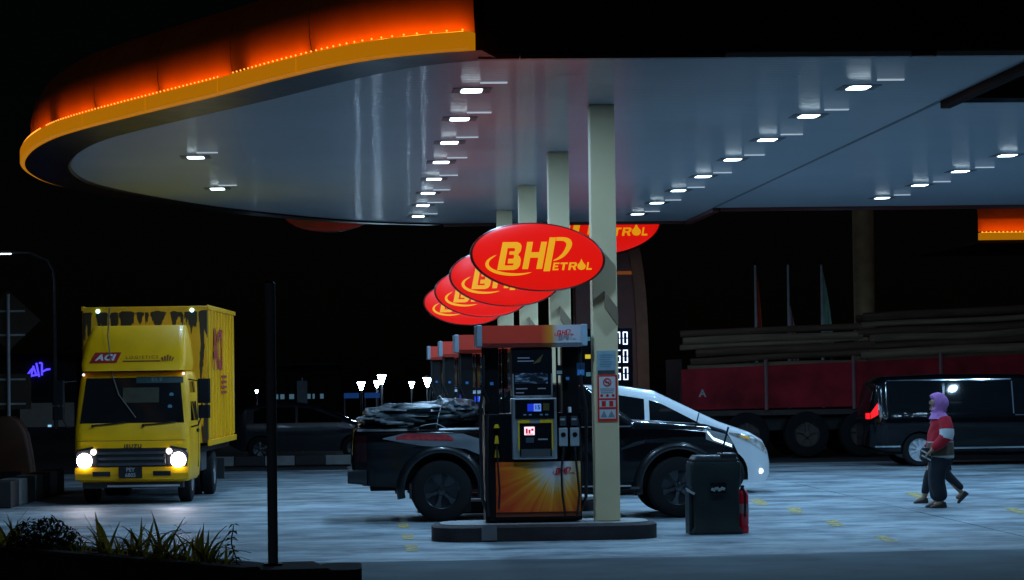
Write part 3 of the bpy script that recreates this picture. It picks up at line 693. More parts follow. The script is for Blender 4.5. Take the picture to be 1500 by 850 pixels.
P.patch('side_window', GLASS, pk, 2.05, 2.86, lambda x: 1.29, polyf([(2.05, 1.5), (2.14, 1.74), (2.5, 1.77), (2.86, 1.78)]), (-1, 1))
P.patch('side_window', GLASS, pk, 2.93, 3.74, lambda x: 1.28, polyf([(2.93, 1.77), (3.15, 1.74), (3.74, 1.29)]), (-1, 1))
P.top_patch('windscreen', GLASS, pk, 3.24, 3.82)
STG = mat('sticker_grey', (.16, .18, .2), .45); STR = mat('sticker_red', (.35, .012, .02), .5, var=.5, scale=18)
P.patch('side_decal', STG, pk, .42, 1.78, polyf([(.42, 1.13), (.95, 1.03), (1.4, 1.0), (1.55, .98), (1.78, .88)]), polyf([(.42, 1.14), (.7, 1.2), (1.5, 1.19), (1.78, 1.10)]), (-1,), .007)
P.patch('side_decal', STR, pk, .6, 1.38, polyf([(.6, 1.12), (1.38, 1.09)]), polyf([(.6, 1.16), (.75, 1.2), (1.3, 1.18), (1.38, 1.12)]), (-1,), .010)
P.patch('bed_rail', mat('rail', (.02, .021, .023), .3), pk, .08, 1.8, 1.235, lambda x: 1.268, (-1, 1), .02)
MB().box((1.05, -.93, 1.29), (.28, .05, .012)).build('tie_down', CHROME, pk); MB().box((.83, -.93, 1.288), (.14, .05, .012)).build('tie_down', CHROME, pk)
P.patch('beltline_trim', CHROME, pk, 2.95, 3.8, 1.245, lambda x: 1.262, (-1, 1), .012)
for a in (2.3, 3.25): 
    hd = MB().tube([(a, -.955, 1.1), (a + .02, -.985, 1.105), (a + .2, -.985, 1.115), (a + .22, -.955, 1.115)], .014).build('door_handle', BLACKP, pk)
MB().prism([(3.02, .56), (3.03, 1.22), (3.036, 1.22), (3.026, .56)], -.966, -.90).build('door_seam', RUBBER, pk)
MB().loft([[(x, -.99 - .17 * t, z) for x, z in rrect(.1, .2, .03, 3, 3.55, 1.36)] for t in (0, 1)]).build('door_mirror', BLACKP, pk, smooth=True)
v = P.patch('fender_vent', mat('vent', (.05, .06, .065), .25, metal=.6), pk, 3.66, 3.98, polyf([(3.66, .93), (3.98, 1.02)]), polyf([(3.66, .96), (3.85, 1.04), (3.98, 1.06)]), (-1,), .014)
HL = mat('headlamp_glass', (.12, .16, .2), .08, emit=.06, ecol=(.5, .8, 1)); DRL = mat('drl', (.8, .9, 1), .3, emit=2.2, ecol=(.6, .85, 1))
P.patch('headlamp', HL, pk, 4.82, 5.2, polyf([(4.82, 1.06), (5.2, .93)]), polyf([(4.82, 1.20), (5.1, 1.13), (5.2, 1.02)]), (-1, 1), .006)
P.patch('running_light', DRL, pk, 4.84, 5.18, polyf([(4.84, 1.15), (4.92, 1.05), (5.18, .95)]), polyf([(4.84, 1.18), (4.92, 1.085), (5.18, .985)]), (-1, 1), .012, 3)
P.patch('tail_lamp', mat('tail_dark', (.03, .006, .008), .1), pk, .045, .2, .82, 1.18, (-1, 1), .008)
MB().tube([(.012, -.78, 1.18), (-.004, -.8, 1.0), (-.004, -.8, .8), (.01, -.8, .66)], .01).build('tailgate_trim', CHROME, pk)
MB().loft([[(-.06, y, z) for y, z in rrect(1.7, .18, .05, 3, 0, .62)], [(.2, y, z) for y, z in rrect(1.86, .22, .05, 3, 0, .62)]]).build('rear_bumper', mat('bumper_dark', (.03, .032, .036), .35), pk, smooth=True)
MB().tube([(3.9, -.97, .40), (1.75, -.97, .40)], .045).build('side_step', BLACKP, pk); MB().box((2.83, -.99, .447), (1.9, .14, .014)).build('step_tread', STEEL, pk)
MB().tube([(4.66, -.9, 1.12), (4.74, -.9, 1.42)], .008).build('aerial', BLACKP, pk)
MB().box((.79, -.88, .42), (.03, .22, .2)).build('mud_flap', RUBBER, pk)
# tarpaulin over the load
def tarp():
    t = thing('tarpaulin_bundle', 'dark blue-grey tarpaulin bundle roped down in the pickup bed', 'bundle', (.15, 38.0, 1.27))
    TM = mat('tarp', (.012, .019, .024), .42, bump=.35, scale=5, fine=9, var=.35, spec=.3, stretch=(.5, 1.5, 2.2))
    for n_, (cx, cy, cz, rx, ry, rz_) in enumerate(((.50, -.25, .08, .52, .62, .13), (.62, .3, .12, .62, .55, .17), (.78, -.18, .20, .62, .62, .12), (1.18, -.3, .14, .44, .56, .16), (1.12, .1, .24, .46, .7, .13), (1.36, -.36, .22, .26, .46, .15), (.34, -.1, .10, .33, .7, .13))):
        nu, nv = 40, 20; vs = []; fs = []
        for v_ in range(nv + 1):
            for u_ in range(nu):
                a = 2 * PI * u_ / nu; b_ = -PI / 2 + PI * v_ / nv
                d = Vector((math.copysign(abs(math.cos(a)) ** .7, math.cos(a)) * math.cos(b_) ** .6, math.copysign(abs(math.sin(a)) ** .7, math.sin(a)) * math.cos(b_) ** .6, math.sin(b_)))
                w1 = noise.noise(Vector((d.x * 1.6 + n_ * 5, d.y * 1.6, d.z * 2.2))); rg = 1 - abs(noise.noise(Vector((d.x * 1.1 + n_, d.y * 2 + 3, d.z * 5 + w1 * 2)))) * 2
                f = 1 + .16 * w1 + .10 * max(0, rg) ** 2 - .05
                p = Vector((cx + d.x * rx * f, cy + d.y * ry * f, cz + d.z * rz_ * (f + .3 * w1)))
                p.y = max(-.93, min(.86, p.y)); p.z = max(.003, p.z); vs.append(p)
        for v_ in range(nv):
            for u_ in range(nu): fs.append((v_ * nu + u_, v_ * nu + (u_ + 1) % nu, (v_ + 1) * nu + (u_ + 1) % nu, (v_ + 1) * nu + u_))
        MB().add(vs, fs).build('fold', TM, t, smooth=True)
    rope = mat('rope', (.30, .33, .34), .8)
    MB().tube([(1.02, -.88, -.02), (1.05, -.86, .15), (1.12, -.72, .38), (1.1, 0, .43), (1.1, .7, .4)], .008, 5).build('rope', rope, t)
    MB().tube([(.62, -.9, -.04), (.86, -.9, .04), (1.02, -.9, .06), (1.2, -.9, -.03)], .007, 5).build('rope', rope, t)
    return t
tarp()

# ------------------------------------------------------------------ white people carrier
mv = thing('minivan', 'white people carrier with sloping bonnet beyond the black pickup', 'minivan', (2.05, 44.95, 0))
top = [(0, .8), (.03, 1.1), (.12, 1.62), (.3, 1.74), (1.2, 1.79), (2.3, 1.77), (2.9, 1.68), (3.95, 1.16), (4.45, .98), (4.66, .86), (4.76, .7), (4.8, .55)]
bot = [(0, .4), (.3, .3), (4.2, .2), (4.7, .18), (4.8, .3)]
V = Car(top, bot, .92, 1.0, .26, .1, [(.95, .34, .37), (4.0, .34, .39)], (.55, .42), .05)
V.body(WHITECAR, mv)
MB().b2((.3, -.66, .22), (4.5, .66, .74)).build('underbody', MATS['underbody'], mv)
for cx in (.95, 4.0):
    for sd in (-1, 1): wheel(mv, cx, sd * .8, .335, .22, sd, rim=STEEL, spokes=5, rr=.66)
V.patch('side_window', GLASS, mv, .4, 1.5, 1.06, polyf([(.4, 1.5), (.6, 1.62), (1.5, 1.65)]), (-1, 1))
V.patch('side_window', GLASS, mv, 1.56, 2.72, 1.05, polyf([(1.56, 1.65), (2.3, 1.63), (2.72, 1.56)]), (-1, 1))
V.patch('side_window', GLASS, mv, 2.80, 3.62, polyf([(2.8, 1.05), (3.62, 1.03)]), polyf([(2.8, 1.54), (3.0, 1.48), (3.62, 1.15)]), (-1, 1))
V.top_patch('windscreen', GLASS, mv, 2.95, 3.9)
V.patch('window_trim', CHROME, mv, .4, 3.6, 1.015, lambda x: 1.035, (-1, 1), .008)
HLW = mat('headlamp_clear', (.40, .44, .45), .14, metal=.5, emit=.05, ecol=(.7, .9, 1), var=.8, scale=11)
V.patch('headlamp', HLW, mv, 4.08, 4.74, polyf([(4.08, .97), (4.45, .82), (4.74, .63)]), polyf([(4.08, 1.0), (4.45, .95), (4.66, .82), (4.74, .70)]), (-1, 1), .008)
V.patch('indicator', mat('amber_lens', (.5, .28, .03), .2, emit=.15, ecol=(.9, .5, .05)), mv, 4.26, 4.42, polyf([(4.26, .93), (4.42, .87)]), polyf([(4.26, .96), (4.42, .92)]), (-1, 1), .014)
for sd in (-1, 1): MB().lathe([(.045, 0), (.045, -.02), (.03, -.03)], (4.62, sd * V.hw(4.62, .36) + (-.0 if sd < 0 else 0.03), .36), 'y', 14, True).build('fog_lamp', mat('fog', (.8, .85, .9), .2, emit=1.6, ecol=(.8, .95, 1)), mv)
mm = MB().loft([[(x, -.93 - .17 * t, z) for x, z in rrect(.13 - .02 * t, .15, .05, 4, 3.05, 1.12)] for t in (0, .5, 1)]).build('door_mirror', WHITECAR, mv, smooth=True)

# ------------------------------------------------------------------ black van
bv = thing('passenger_van', 'glossy black passenger van parked with its red tail lamp lit', 'van', (10.62, 56.2, 0))
top = [(0, .9), (.02, 1.2), (.14, 1.70), (.35, 1.83), (1.5, 1.87), (3.2, 1.85), (3.6, 1.76), (4.35, 1.18), (4.9, .98), (5.05, .8), (5.1, .6)]
bot = [(0, .42), (.3, .32), (4.8, .26), (5.1, .36)]
B = Car(top, bot, .94, 1.02, .22, .1, [(1.0, .34, .38), (4.1, .34, .38)], (.4, .25), .04)
B.body(BLACKCAR, bv); MB().b2((.3, -.68, .25), (4.75, .68, .76)).build('underbody', MATS['underbody'], bv)
for cx in (1.0, 4.1):
    for sd in (-1, 1): wheel(bv, cx, sd * .81, .34, .22, sd, rim=STEEL if cx < 2 else RIM, spokes=10, rr=.68)
B.patch('side_window', GLASS, bv, .42, 1.5, 1.1, polyf([(.42, 1.62), (.6, 1.7), (1.5, 1.73)]), (-1, 1))
B.patch('side_window', GLASS, bv, 1.56, 2.9, 1.08, 1.73, (-1, 1))
B.patch('side_window', GLASS, bv, 2.98, 4.1, 1.06, polyf([(2.98, 1.72), (3.4, 1.7), (4.1, 1.2)]), (-1, 1))
B.patch('window_trim', CHROME, bv, .36, 2.94, 1.755, lambda x: 1.775, (-1, 1), .012); B.patch('window_trim', CHROME, bv, 2.98, 4.2, 1.02, lambda x: 1.038, (-1, 1), .012)
B.patch('pillar_trim', CHROME, bv, 2.94, 2.965, 1.06, 1.72, (-1,), .012)
B.patch('sill_trim', CHROME, bv, 1.42, 3.7, .35, lambda x: .385, (-1, 1), .012); B.patch('sill_trim', CHROME, bv, .1, .6, .40, lambda x: .43, (-1, 1), .012)
TL = mat('tail_lamp_red', (.5, .01, .01), .2, emit=1.0, ecol=(1, .012, .02), var=.6, scale=30)
B.patch('tail_lamp', TL, bv, .03, .17, polyf([(.03, .98), (.17, 1.07)]), polyf([(.03, 1.1), (.09, 1.2), (.17, 1.31)]), (-1, 1), .01)
MB().b2((-.03, -.72, .98), (.02, -.5, 1.1)).build('tail_lamp', TL, bv)
B.patch('lamp_trim', CHROME, bv, .19, .24, polyf([(.19, .9), (.24, 1.0)]), polyf([(.19, 1.30), (.24, 1.22)]), (-1, 1), .008)
B.top_patch('windscreen', GLASS, bv, 3.64, 4.3)

# ------------------------------------------------------------------ dark hatchback beyond the kerb
hb = thing('hatchback', 'dark hatchback standing in shadow beyond the painted kerb', 'car', (-2.9, 66.5, 0))
top = [(0, .8), (.04, 1.05), (.4, 1.32), (1.6, 1.4), (2.2, 1.3), (2.95, .93), (3.5, .82), (3.7, .65), (3.75, .5)]
bot = [(0, .4), (.3, .25), (3.5, .22), (3.75, .3)]
H = Car(top, bot, .82, .88, .3, .1, [(.75, .3, .34), (3.0, .3, .34)], (.45, .3), .04)
DARKCAR = mat('dark_blue_car', (.012, .016, .022), .3, coat=.6); H.body(DARKCAR, hb)
MB().b2((.3, -.55, .24), (3.4, .55, .6)).build('underbody', MATS['underbody'], hb)
for cx in (.75, 3.0):
    for sd in (-1, 1): wheel(hb, cx, sd * .7, .3, .19, sd, spokes=5)
H.patch('side_window', GLASS, hb, .6, 1.6, .92, polyf([(.6, 1.2), (.8, 1.28), (1.6, 1.3)]), (-1, 1)); H.patch('side_window', GLASS, hb, 1.66, 2.7, .92, polyf([(1.66, 1.29), (2.0, 1.25), (2.7, .98)]), (-1, 1))
H.top_patch('windscreen', GLASS, hb, 2.22, 2.9)
H.patch('headlamp', HLW, hb, 3.3, 3.68, polyf([(3.3, .72), (3.68, .6)]), polyf([(3.3, .80), (3.68, .68)]), (-1, 1), .008)

# ------------------------------------------------------------------ yellow box truck
def box_truck():
    base = G(212, 737); rz = math.radians(-90 - 3.0)
    t = thing('box_truck', 'yellow box truck with headlights on and a tall wind deflector', 'truck', (base.x - .16, base.y - .55, 0), rz)
    hw = .92
    # local x forward (front at 0), y: +y is the truck's own left side (picture right)
    zs = [(.36, -.10, .86), (.42, -.02, .90), (.62, 0, .915), (.70, 0, .92), (.98, -.02, .92), (1.24, -.07, .92), (1.30, -.10, .915), (1.7, -.22, .895), (2.02, -.32, .86), (2.1, -.40, .83), (2.14, -.55, .76)]
    def fx(z): return lerp([q[0] for q in zs], [q[1] for q in zs], z)
    rings = []
    for z, f, w in zs:
        L = 1.75 + f; rings.append([(x, y, z) for x, y in rrect(L, 2 * w, .14, 6, f - L / 2, 0)])
    MB().loft(rings).build('cab', YELLOW, t, smooth=True)
    def front(name, m, y0, y1, z0, z1, o=.01, th=.02, parent=t, n=4, top=None, curve=.0):
        rings = []
        for i in range(n + 1):
            z = z0 + (z1 - z0) * i / n; f = fx(z) + o
            a, b = (y0, y1)
            if top: a = y0 + (top[0] - y0) * i / n; b = y1 + (top[1] - y1) * i / n
            rings.append([(f, a, z), (f, b, z), (f - th, b, z), (f - th, a, z)])
        return MB().loft(rings).build(name, m, parent)
    ws = front('windscreen', mat('windscreen', (.008, .01, .011), .1, spec=.5), -.83, .83, 1.30, 2.02, .008, .02, n=8, top=(-.75, .75))
    front('windscreen_banner', mat('banner_dark', (.02, .05, .055), .3), .05, .80, 1.93, 2.03, .012, .004, parent=ws)
    letters('lettering', 'ELF', .1, mat('banner_ink', (.10, .16, .17), .5), ws, (fx(1.975) + .018, .38, 1.975), rot=(PI / 2, 0, PI / 2), bold=.004, spacing=1.3)
    front('dash_goods', mat('dash_goods', (.03, .025, .008), .6, var=.5, scale=8), -.16, .42, 1.62, 1.86, .0105, .002, parent=ws)
    for yy, zz_ in ((.62, 1.74), (.6, 1.55)): MB().lathe([(.035, 0), (.035, .003)], (fx(zz_) + .010, yy, zz_), 'x', 12, True).build('windscreen_sticker', mat('sticker_blue', (.10, .28, .35), .4), ws)
    for yy in (-.62, .18):
        MB().tube([(fx(1.27) + .03, yy, 1.265), (fx(1.3) + .03, yy + .3, 1.285), (fx(1.32) + .03, yy + .52, 1.315)], .012).build('wiper', BLACKP, t)
        MB().lathe([(.025, 0), (.02, .05)], (fx(1.25), yy, 1.255), 'x', 10, True).build('wiper_pivot', BLACKP, t)
    MB().tube([(fx(2.6) - .1, -.42, 3.15), (-.3, -.40, 2.7), (-.28, -.34, 2.1), (fx(1.7) + .03, -.22, 1.75), (fx(1.4) + .03, .06, 1.38)], .011, 5).build('loose_strap', mat('strap', (.12, .11, .09), .8), t)
    # bonnet seam, badge, grille
    front('bonnet_seam', RUBBER, -.86, .86, 1.015, 1.021, .004, .004, n=1)
    letters('badge', 'ISUZU', .085, mat('badge_dark', (.05, .045, .02), .4), t, (fx(.93) + .012, .02, .925), rot=(PI / 2, 0, PI / 2), bold=.004, spacing=1.25)
    front('grille', mat('grille_black', (.015, .015, .016), .4), -.56, .56, .60, .90, .006, .03, n=3)
    for z in (.645, .735, .825): front('grille_bar', mat('grille_bar', (.06, .065, .07), .3), -.54, .54, z - .022, z + .018, .022, .03, n=1)
    for sd in (-1, 1):
        MB().loft([[(fx(z) + .006 - .0 * k, sd * a, z) for a, z in ((.50, .60), (.88, .60), (.905, .78), (.88, .88), (.62, .93), (.52, .80))], [(fx(.7) + .03, sd * a, z) for a, z in ((.54, .63), (.86, .63), (.88, .78), (.86, .85), (.64, .89), (.55, .79))]] if False else
                  [[(fx(z) + o, sd * a, z) for a, z in pts] for o, pts in ((.004, ((.50, .60), (.88, .60), (.905, .78), (.88, .88), (.62, .93), (.52, .80))), (.03, ((.54, .63), (.86, .63), (.88, .78), (.86, .85), (.64, .89), (.55, .79))))]).build('headlamp_case', mat('headlamp_case', (.03, .03, .032), .15), t)
        lens = MB().lathe([(.12, .0), (.11, .02), (.07, .035), (.005, .04)], (.03, sd * .745, .705), 'x', 20).build('headlamp', mat('headlamp_lit', (1, 1, 1), .3, emit=40, ecol=(1, .93, 1)), t, smooth=True)
        MB().lathe([(.05, .0), (.04, .02), (.005, .03)], (.028, sd * .60, .845), 'x', 16).build('indicator', mat('side_lamp_lit', (1, .9, .85), .3, emit=2.0, ecol=(1, .88, .85)), t, smooth=True)
        ld = bpy.data.lights.new('headlight_beam', 'SPOT'); ld.energy = 22; ld.spot_size = math.radians(70); ld.spot_blend = .6; ld.shadow_soft_size = .06; ld.color = (1, .9, .95)
        l = bpy.data.objects.new('headlight_beam', ld); COL.objects.link(l); l.parent = t; l.location = (.12, sd * .745, .70); l.rotation_euler = (0, -math.radians(90 - 9), 0)
        front('fog_recess', SCR, min(sd * .34, sd * .62), max(sd * .34, sd * .62), .455, .53, .027, .02, n=1)
        MB().lathe([(.025, 0), (.018, .02)], (fx(2.05) + .01, sd * .80, 2.075), 'x', 10, True).build('marker_lamp', mat('marker_white', (.8, .75, .7), .3, emit=1.2, ecol=(1, .85, .75)), t)
        # mirrors
        a = MB().tube([(-.2, sd * .9, 1.98), (-.05, sd * 1.10, 1.95), (-.05, sd * 1.13, 1.45), (-.15, sd * 1.05, 1.25), (-.25, sd * .93, 1.22)], .014).build('mirror_arm', BLACKP, t, smooth=True)
        MB().loft([[(x, sd * 1.16 + y, z) for x, y in rrect(.08, .2, .03, 3, -.05)] for z in (1.60, 1.62, 1.97, 1.99)]).build('mirror', BLACKP, a); MB().loft([[(x, sd * 1.16 + y, z) for x, y in rrect(.08, .19, .03, 3, -.05)] for z in (1.36, 1.38, 1.55, 1.57)]).build('mirror', BLACKP, a)
        # door and side window
        MB().loft([[(x, sd * (lerp([1.3, 2.02], [.918, .862], z) + o), z) for x, z in ((-.32, 1.32), (-1.25, 1.32), (-1.25, 1.95), (-.55, 1.95))] for o in (-.01, .006)]).build('side_window', GLASS, t)
        MB().b2((-1.32, sd * .915 - .004, .55), (-1.31, sd * .915 + .010 * sd, 1.95)).build('door_seam', RUBBER, t)
        MB().box((-1.15, sd * .935, 1.15), (.16, .03, .05)).build('door_handle', BLACKP, t)
        wheel(t, -.95, sd * .76, .375, .21, sd, rim=mat('steel_wheel', (.3, .31, .32), .5, metal=.4), spokes=8, rr=.55)
        for q in (.62, .84): wheel(t, -3.75, sd * q, .375, .2, sd, rim=MATS['steel_wheel'], spokes=8, rr=.55)
    front('bumper', YELLOW, -.90, .90, .40, .59, .022, .06, n=2)
    pl = front('number_plate', mat('plate_black', (.01, .01, .012), .4), -.20, .17, .42, .60, .05, .02, n=1)
    PW = mat('plate_white', (.32, .33, .34), .5)
    letters('lettering', 'PEY', .085, PW, pl, (fx(.55) + .055, -.015, .555), rot=(PI / 2, 0, PI / 2), bold=.002); letters('lettering', '6805', .085, PW, pl, (fx(.48) + .055, -.015, .47), rot=(PI / 2, 0, PI / 2), bold=.002)
    MB().b2((-.35, -.8, .26), (-.12, .8, .38)).build('lower_valance', mat('valance', (.02, .021, .023), .6), t); MB().b2((-.10, -.4, .28), (-.07, .75, .31)).build('front_pipe', STEEL, t)
    # wind deflector
    dz = [(2.13, -.20, .82), (2.25, -.26, .84), (2.6, -.55, .80), (2.84, -.95, .745), (2.87, -1.05, .73)]
    d = MB().loft([[(x, y, z) for x, y in rrect(1.55 + f, 2 * w, .1, 5, f - (1.55 + f) / 2)] for z, f, w in dz]).build('wind_deflector', YELLOW, t, smooth=True)
    def dx(z): return lerp([q[0] for q in dz], [q[1] for q in dz], z)
    def tilt(z0, z1): return math.atan2(dx(z0) - dx(z1), z1 - z0)
    def dpt(y, z, o): return (dx(z) + o, y, z)
    bd = MB().add([dpt(-.70, 2.26, .014), dpt(-.26, 2.26, .014), dpt(-.20, 2.43, .014), dpt(-.62, 2.43, .014)], [(0, 1, 2, 3)]).build('badge_field', mat('badge_red', (.40, .02, .015), .45), d)
    sl = (dx(2.26) - dx(2.43)) / .17
    rotp = (PI / 2 - math.atan(sl), 0, PI / 2)
    letters('lettering', 'ACI', .17, WHITEP, bd, (dx(2.345) + .024, -.45, 2.345), rot=rotp, bold=.008, shear=.25, spacing=1.1)
    DKR = mat('print_brown', (.22, .05, .012), .5)
    letters('lettering', 'LOGISTICS', .085, DKR, d, (dx(2.34) + .022, .14, 2.345), rot=rotp, spacing=1.35)
    MB().add([dpt(-.16, 2.275, .016), dpt(.44, 2.275, .016), dpt(.44, 2.295, .016), dpt(-.16, 2.295, .016)], [(0, 1, 2, 3)]).build('underline', DKR, d)
    for k in range(5):
        y = .55 + (k - 2) * .035; h = .10 - abs(k - 2) * .018
        MB().add([dpt(y - .012, 2.28, .018), dpt(y + .012, 2.28, .018), dpt(y + .016 + (k - 2) * .012, 2.28 + h, .018), dpt(y - .012 + (k - 2) * .012, 2.28 + h, .018)], [(0, 1, 2, 3)]).build('crest_petal', DKR, d)
    # box body
    bx0, bx1, bw, b0, b1 = -1.85, -6.6, 1.03, .92, 3.2
    def peel():
        m = mat('yellow_box_peeling', (.93, .45, .002), .45, var=.12, scale=2, rvar=.1); N, L = nodes_of(m); b = N['Principled BSDF']
        tc = N.new('ShaderNodeTexCoord'); sp = N.new('ShaderNodeSeparateXYZ'); L.new(tc.outputs['Object'], sp.inputs[0])
        mp = N.new('ShaderNodeMapping'); mp.inputs['Scale'].default_value = (1, 5.2, .7); L.new(tc.outputs['Object'], mp.inputs[0])
        nz = N.new('ShaderNodeTexNoise'); nz.inputs['Scale'].default_value = 1.5; nz.inputs['Detail'].default_value = 5; L.new(mp.outputs[0], nz.inputs['Vector'])
        def mr(sock, a, b_, c, d_):
            n = N.new('ShaderNodeMapRange'); n.inputs['From Min'].default_value = a; n.inputs['From Max'].default_value = b_; n.inputs['To Min'].default_value = c; n.inputs['To Max'].default_value = d_; L.new(sock, n.inputs['Value']); return n.outputs[0]
        def M(op, a, c):
            n = N.new('ShaderNodeMath'); n.operation = op
            for i, q in enumerate((a, c)):
                if isinstance(q, (int, float)): n.inputs[i].default_value = q
                else: L.new(q, n.inputs[i])
            return n.outputs[0]
        up = mr(sp.outputs[2], 2.6, 3.05, -.14, .12); topcut = mr(sp.outputs[2], 3.1, 3.16, 0, -.5)
        side = mr(sp.outputs[1], .84, .97, 0, .17); f = M('ADD', M('ADD', M('ADD', nz.outputs['Fac'], up), topcut), side)
        r = N.new('ShaderNodeValToRGB'); r.color_ramp.elements[0].position = .525; r.color_ramp.elements[0].color = (0, 0, 0, 1); r.color_ramp.elements[1].position = .545; r.color_ramp.elements[1].color = (1, 1, 1, 1)
        L.new(f, r.inputs[0]); mx = N.new('ShaderNodeMixRGB'); L.new(r.outputs[0], mx.inputs[0]); src = b.inputs['Base Color'].links[0].from_socket
        L.new(src, mx.inputs[1]); mx.inputs[2].default_value = (.045, .03, .012, 1); L.new(mx.outputs[0], b.inputs['Base Color']); return m
    PEEL = peel()
    MB().b2((bx0, -bw, b0), (bx0 - .05, bw, b1)).build('box_front', PEEL, t, bevel=.012)
    MB().b2((bx0 - .052, -bw + .02, b0), (bx1, bw - .02, b1 - .02)).build('box_body', YELLOW, t)
    for sd in (-1, 1):
        n = 9
        for k in range(n):
            xa = bx0 - .06 - k * (4.66 / n); MB().b2((xa, sd * (bw - .018), b0 + .07), (xa - 4.66 / n + .02, sd * (bw + .0), b1 - .07)).build('side_panel', YELLOW, t, bevel=.01)
            MB().b2((xa + .004, sd * (bw - .005), b0 + .02), (xa - .03, sd * (bw + .022), b1 - .03)).build('side_rib', YELLOW, t, bevel=.006)
        MB().b2((bx0 - .0, sd * (bw - .01), b1 - .06), (bx1, sd * (bw + .028), b1 + .012)).build('top_rail', YELLOW, t, bevel=.008); MB().b2((bx0, sd * (bw - .01), b0 - .05), (bx1, sd * (bw + .026), b0 + .05)).build('bottom_rail', YELLOW, t, bevel=.008)
        MB().lathe([(.035, 0), (.03, .02)], (bx0 + .002, sd * .78, 3.13), 'x', 12, True).build('roof_marker_glint', mat('marker_glint', (.5, .8, 1), .3, emit=4, ecol=(.35, .8, 1)), t)  # glow in the marker lens stands for reflected canopy lamps
    rs = mat('print_red_side', (.42, .02, .012), .5)
    o = letters('lettering', 'ACI', .95, rs, t, (-3.35, bw + .030, 2.45), rot=(PI / 2, 0, PI), bold=.03)
    for k in range(4): MB().b2((-3.9, bw + .024, 2.0 - k * .09), (-4.8, bw + .030, 2.045 - k * .09)).build('side_stripe', rs, t)
    MB().b2((-1.6, -.38, .5), (bx1, -.26, .75)).build('chassis_rail', BLACKP, t); MB().b2((-1.6, .26, .5), (bx1, .38, .75)).build('chassis_rail', BLACKP, t)
    MB().b2((-2.0, .45, .45), (-2.8, .9, .8)).build('fuel_tank', mat('tank', (.05, .052, .055), .5), t, bevel=.04); MB().b2((bx0 - .1, -.9, .76), (bx1, .9, .862)).build('subframe', BLACKP, t)
    MB().box((-4.3, .85, .42), (.02, .4, .36)).build('mud_flap', RUBBER, t)
    return t
box_truck()

# ------------------------------------------------------------------ timber lorry
lt = thing('timber_lorry', 'long dusty red side-boarded lorry with tall timber load', 'truck', (7.6, 62.6, 0), math.radians(1.0))
RL = mat('dusty_red', (.26, .012, .02), .75, spec=.2, var=.55, scale=1.2, bump=.2)
tilt_ = math.radians(1.8); Ln = 12.5
def tz(x): return x * math.tan(tilt_)
xsn = [0, 2.0, 4.05, 6.1, 8.15, 10.2, 12.5]
for i in range(6):
    a, b = xsn[i] + .03, xsn[i + 1] - .03; ha = .92 + .05 * i * .6
    for y0, y1 in ((0, .05), (2.4, 2.45)):
        MB().add([(a, y0, 1.12 + tz(a) * .25), (b, y0, 1.12 + tz(b) * .25), (b, y0, 2.06 + tz(b)), (a, y0, 2.06 + tz(a)), (a, y1, 1.12 + tz(a) * .25), (b, y1, 1.12 + tz(b) * .25), (b, y1, 2.06 + tz(b)), (a, y1, 2.06 + tz(a))],
                 [(0, 1, 2, 3), (7, 6, 5, 4), (0, 4, 5, 1), (1, 5, 6, 2), (2, 6, 7, 3), (3, 7, 4, 0)]).build('side_board', RL, lt, bevel=.015)
for x in xsn[1:6]:
    MB().tube([(x, -.03, 1.1), (x, -.03, 2.2 + tz(x))], .045, 6).build('stake', mat('stake_pale', (.22, .10, .10), .7), lt)
    MB().tube([(x, 2.48, 1.1), (x, 2.48, 2.2 + tz(x))], .045, 6).build('stake', MATS['stake_pale'], lt)
MB().b2((.0, .06, .98), (Ln, 2.39, 1.10)).build('deck', mat('deck_brown', (.05, .035, .03), .8), lt)
MB().b2((.0, .06, 1.11), (.06, 2.39, 2.3)).build('headboard', mat('headboard', (.02, .012, .01), .8), lt)
MB().b2((.1, .5, .62), (Ln, .75, .97)).build('chassis_rail', BLACKP, lt); MB().b2((.1, 1.7, .62), (Ln, 1.95, .97)).build('chassis_rail', BLACKP, lt)
HUB = mat('hub_rust', (.06, .045, .04), .7)
for x in (1.55, 2.95, 4.25, 7.4, 8.7):
    for y, sd in ((.18, -1), (2.28, 1)): wheel(lt, x, y, .53, .34, sd, rim=HUB, spokes=5, rr=.56)
letters('lettering', 'A', .24, mat('letter_pale', (.35, .33, .33), .7), lt, (.52, -.004, 1.50), bold=.006)
MB().b2((5.2, -.02, .5), (6.6, .3, .95)).build('tool_box', mat('toolbox', (.03, .03, .03), .6), lt)
WOOD = mat('timber', (.09, .046, .026), .85, var=.5, scale=2, bump=.5, fine=30, stretch=(.4, 4, 4))
WOOD2 = mat('timber_pale', (.20, .125, .075), .85, var=.4, scale=2, bump=.5, fine=30, stretch=(.4, 4, 4))
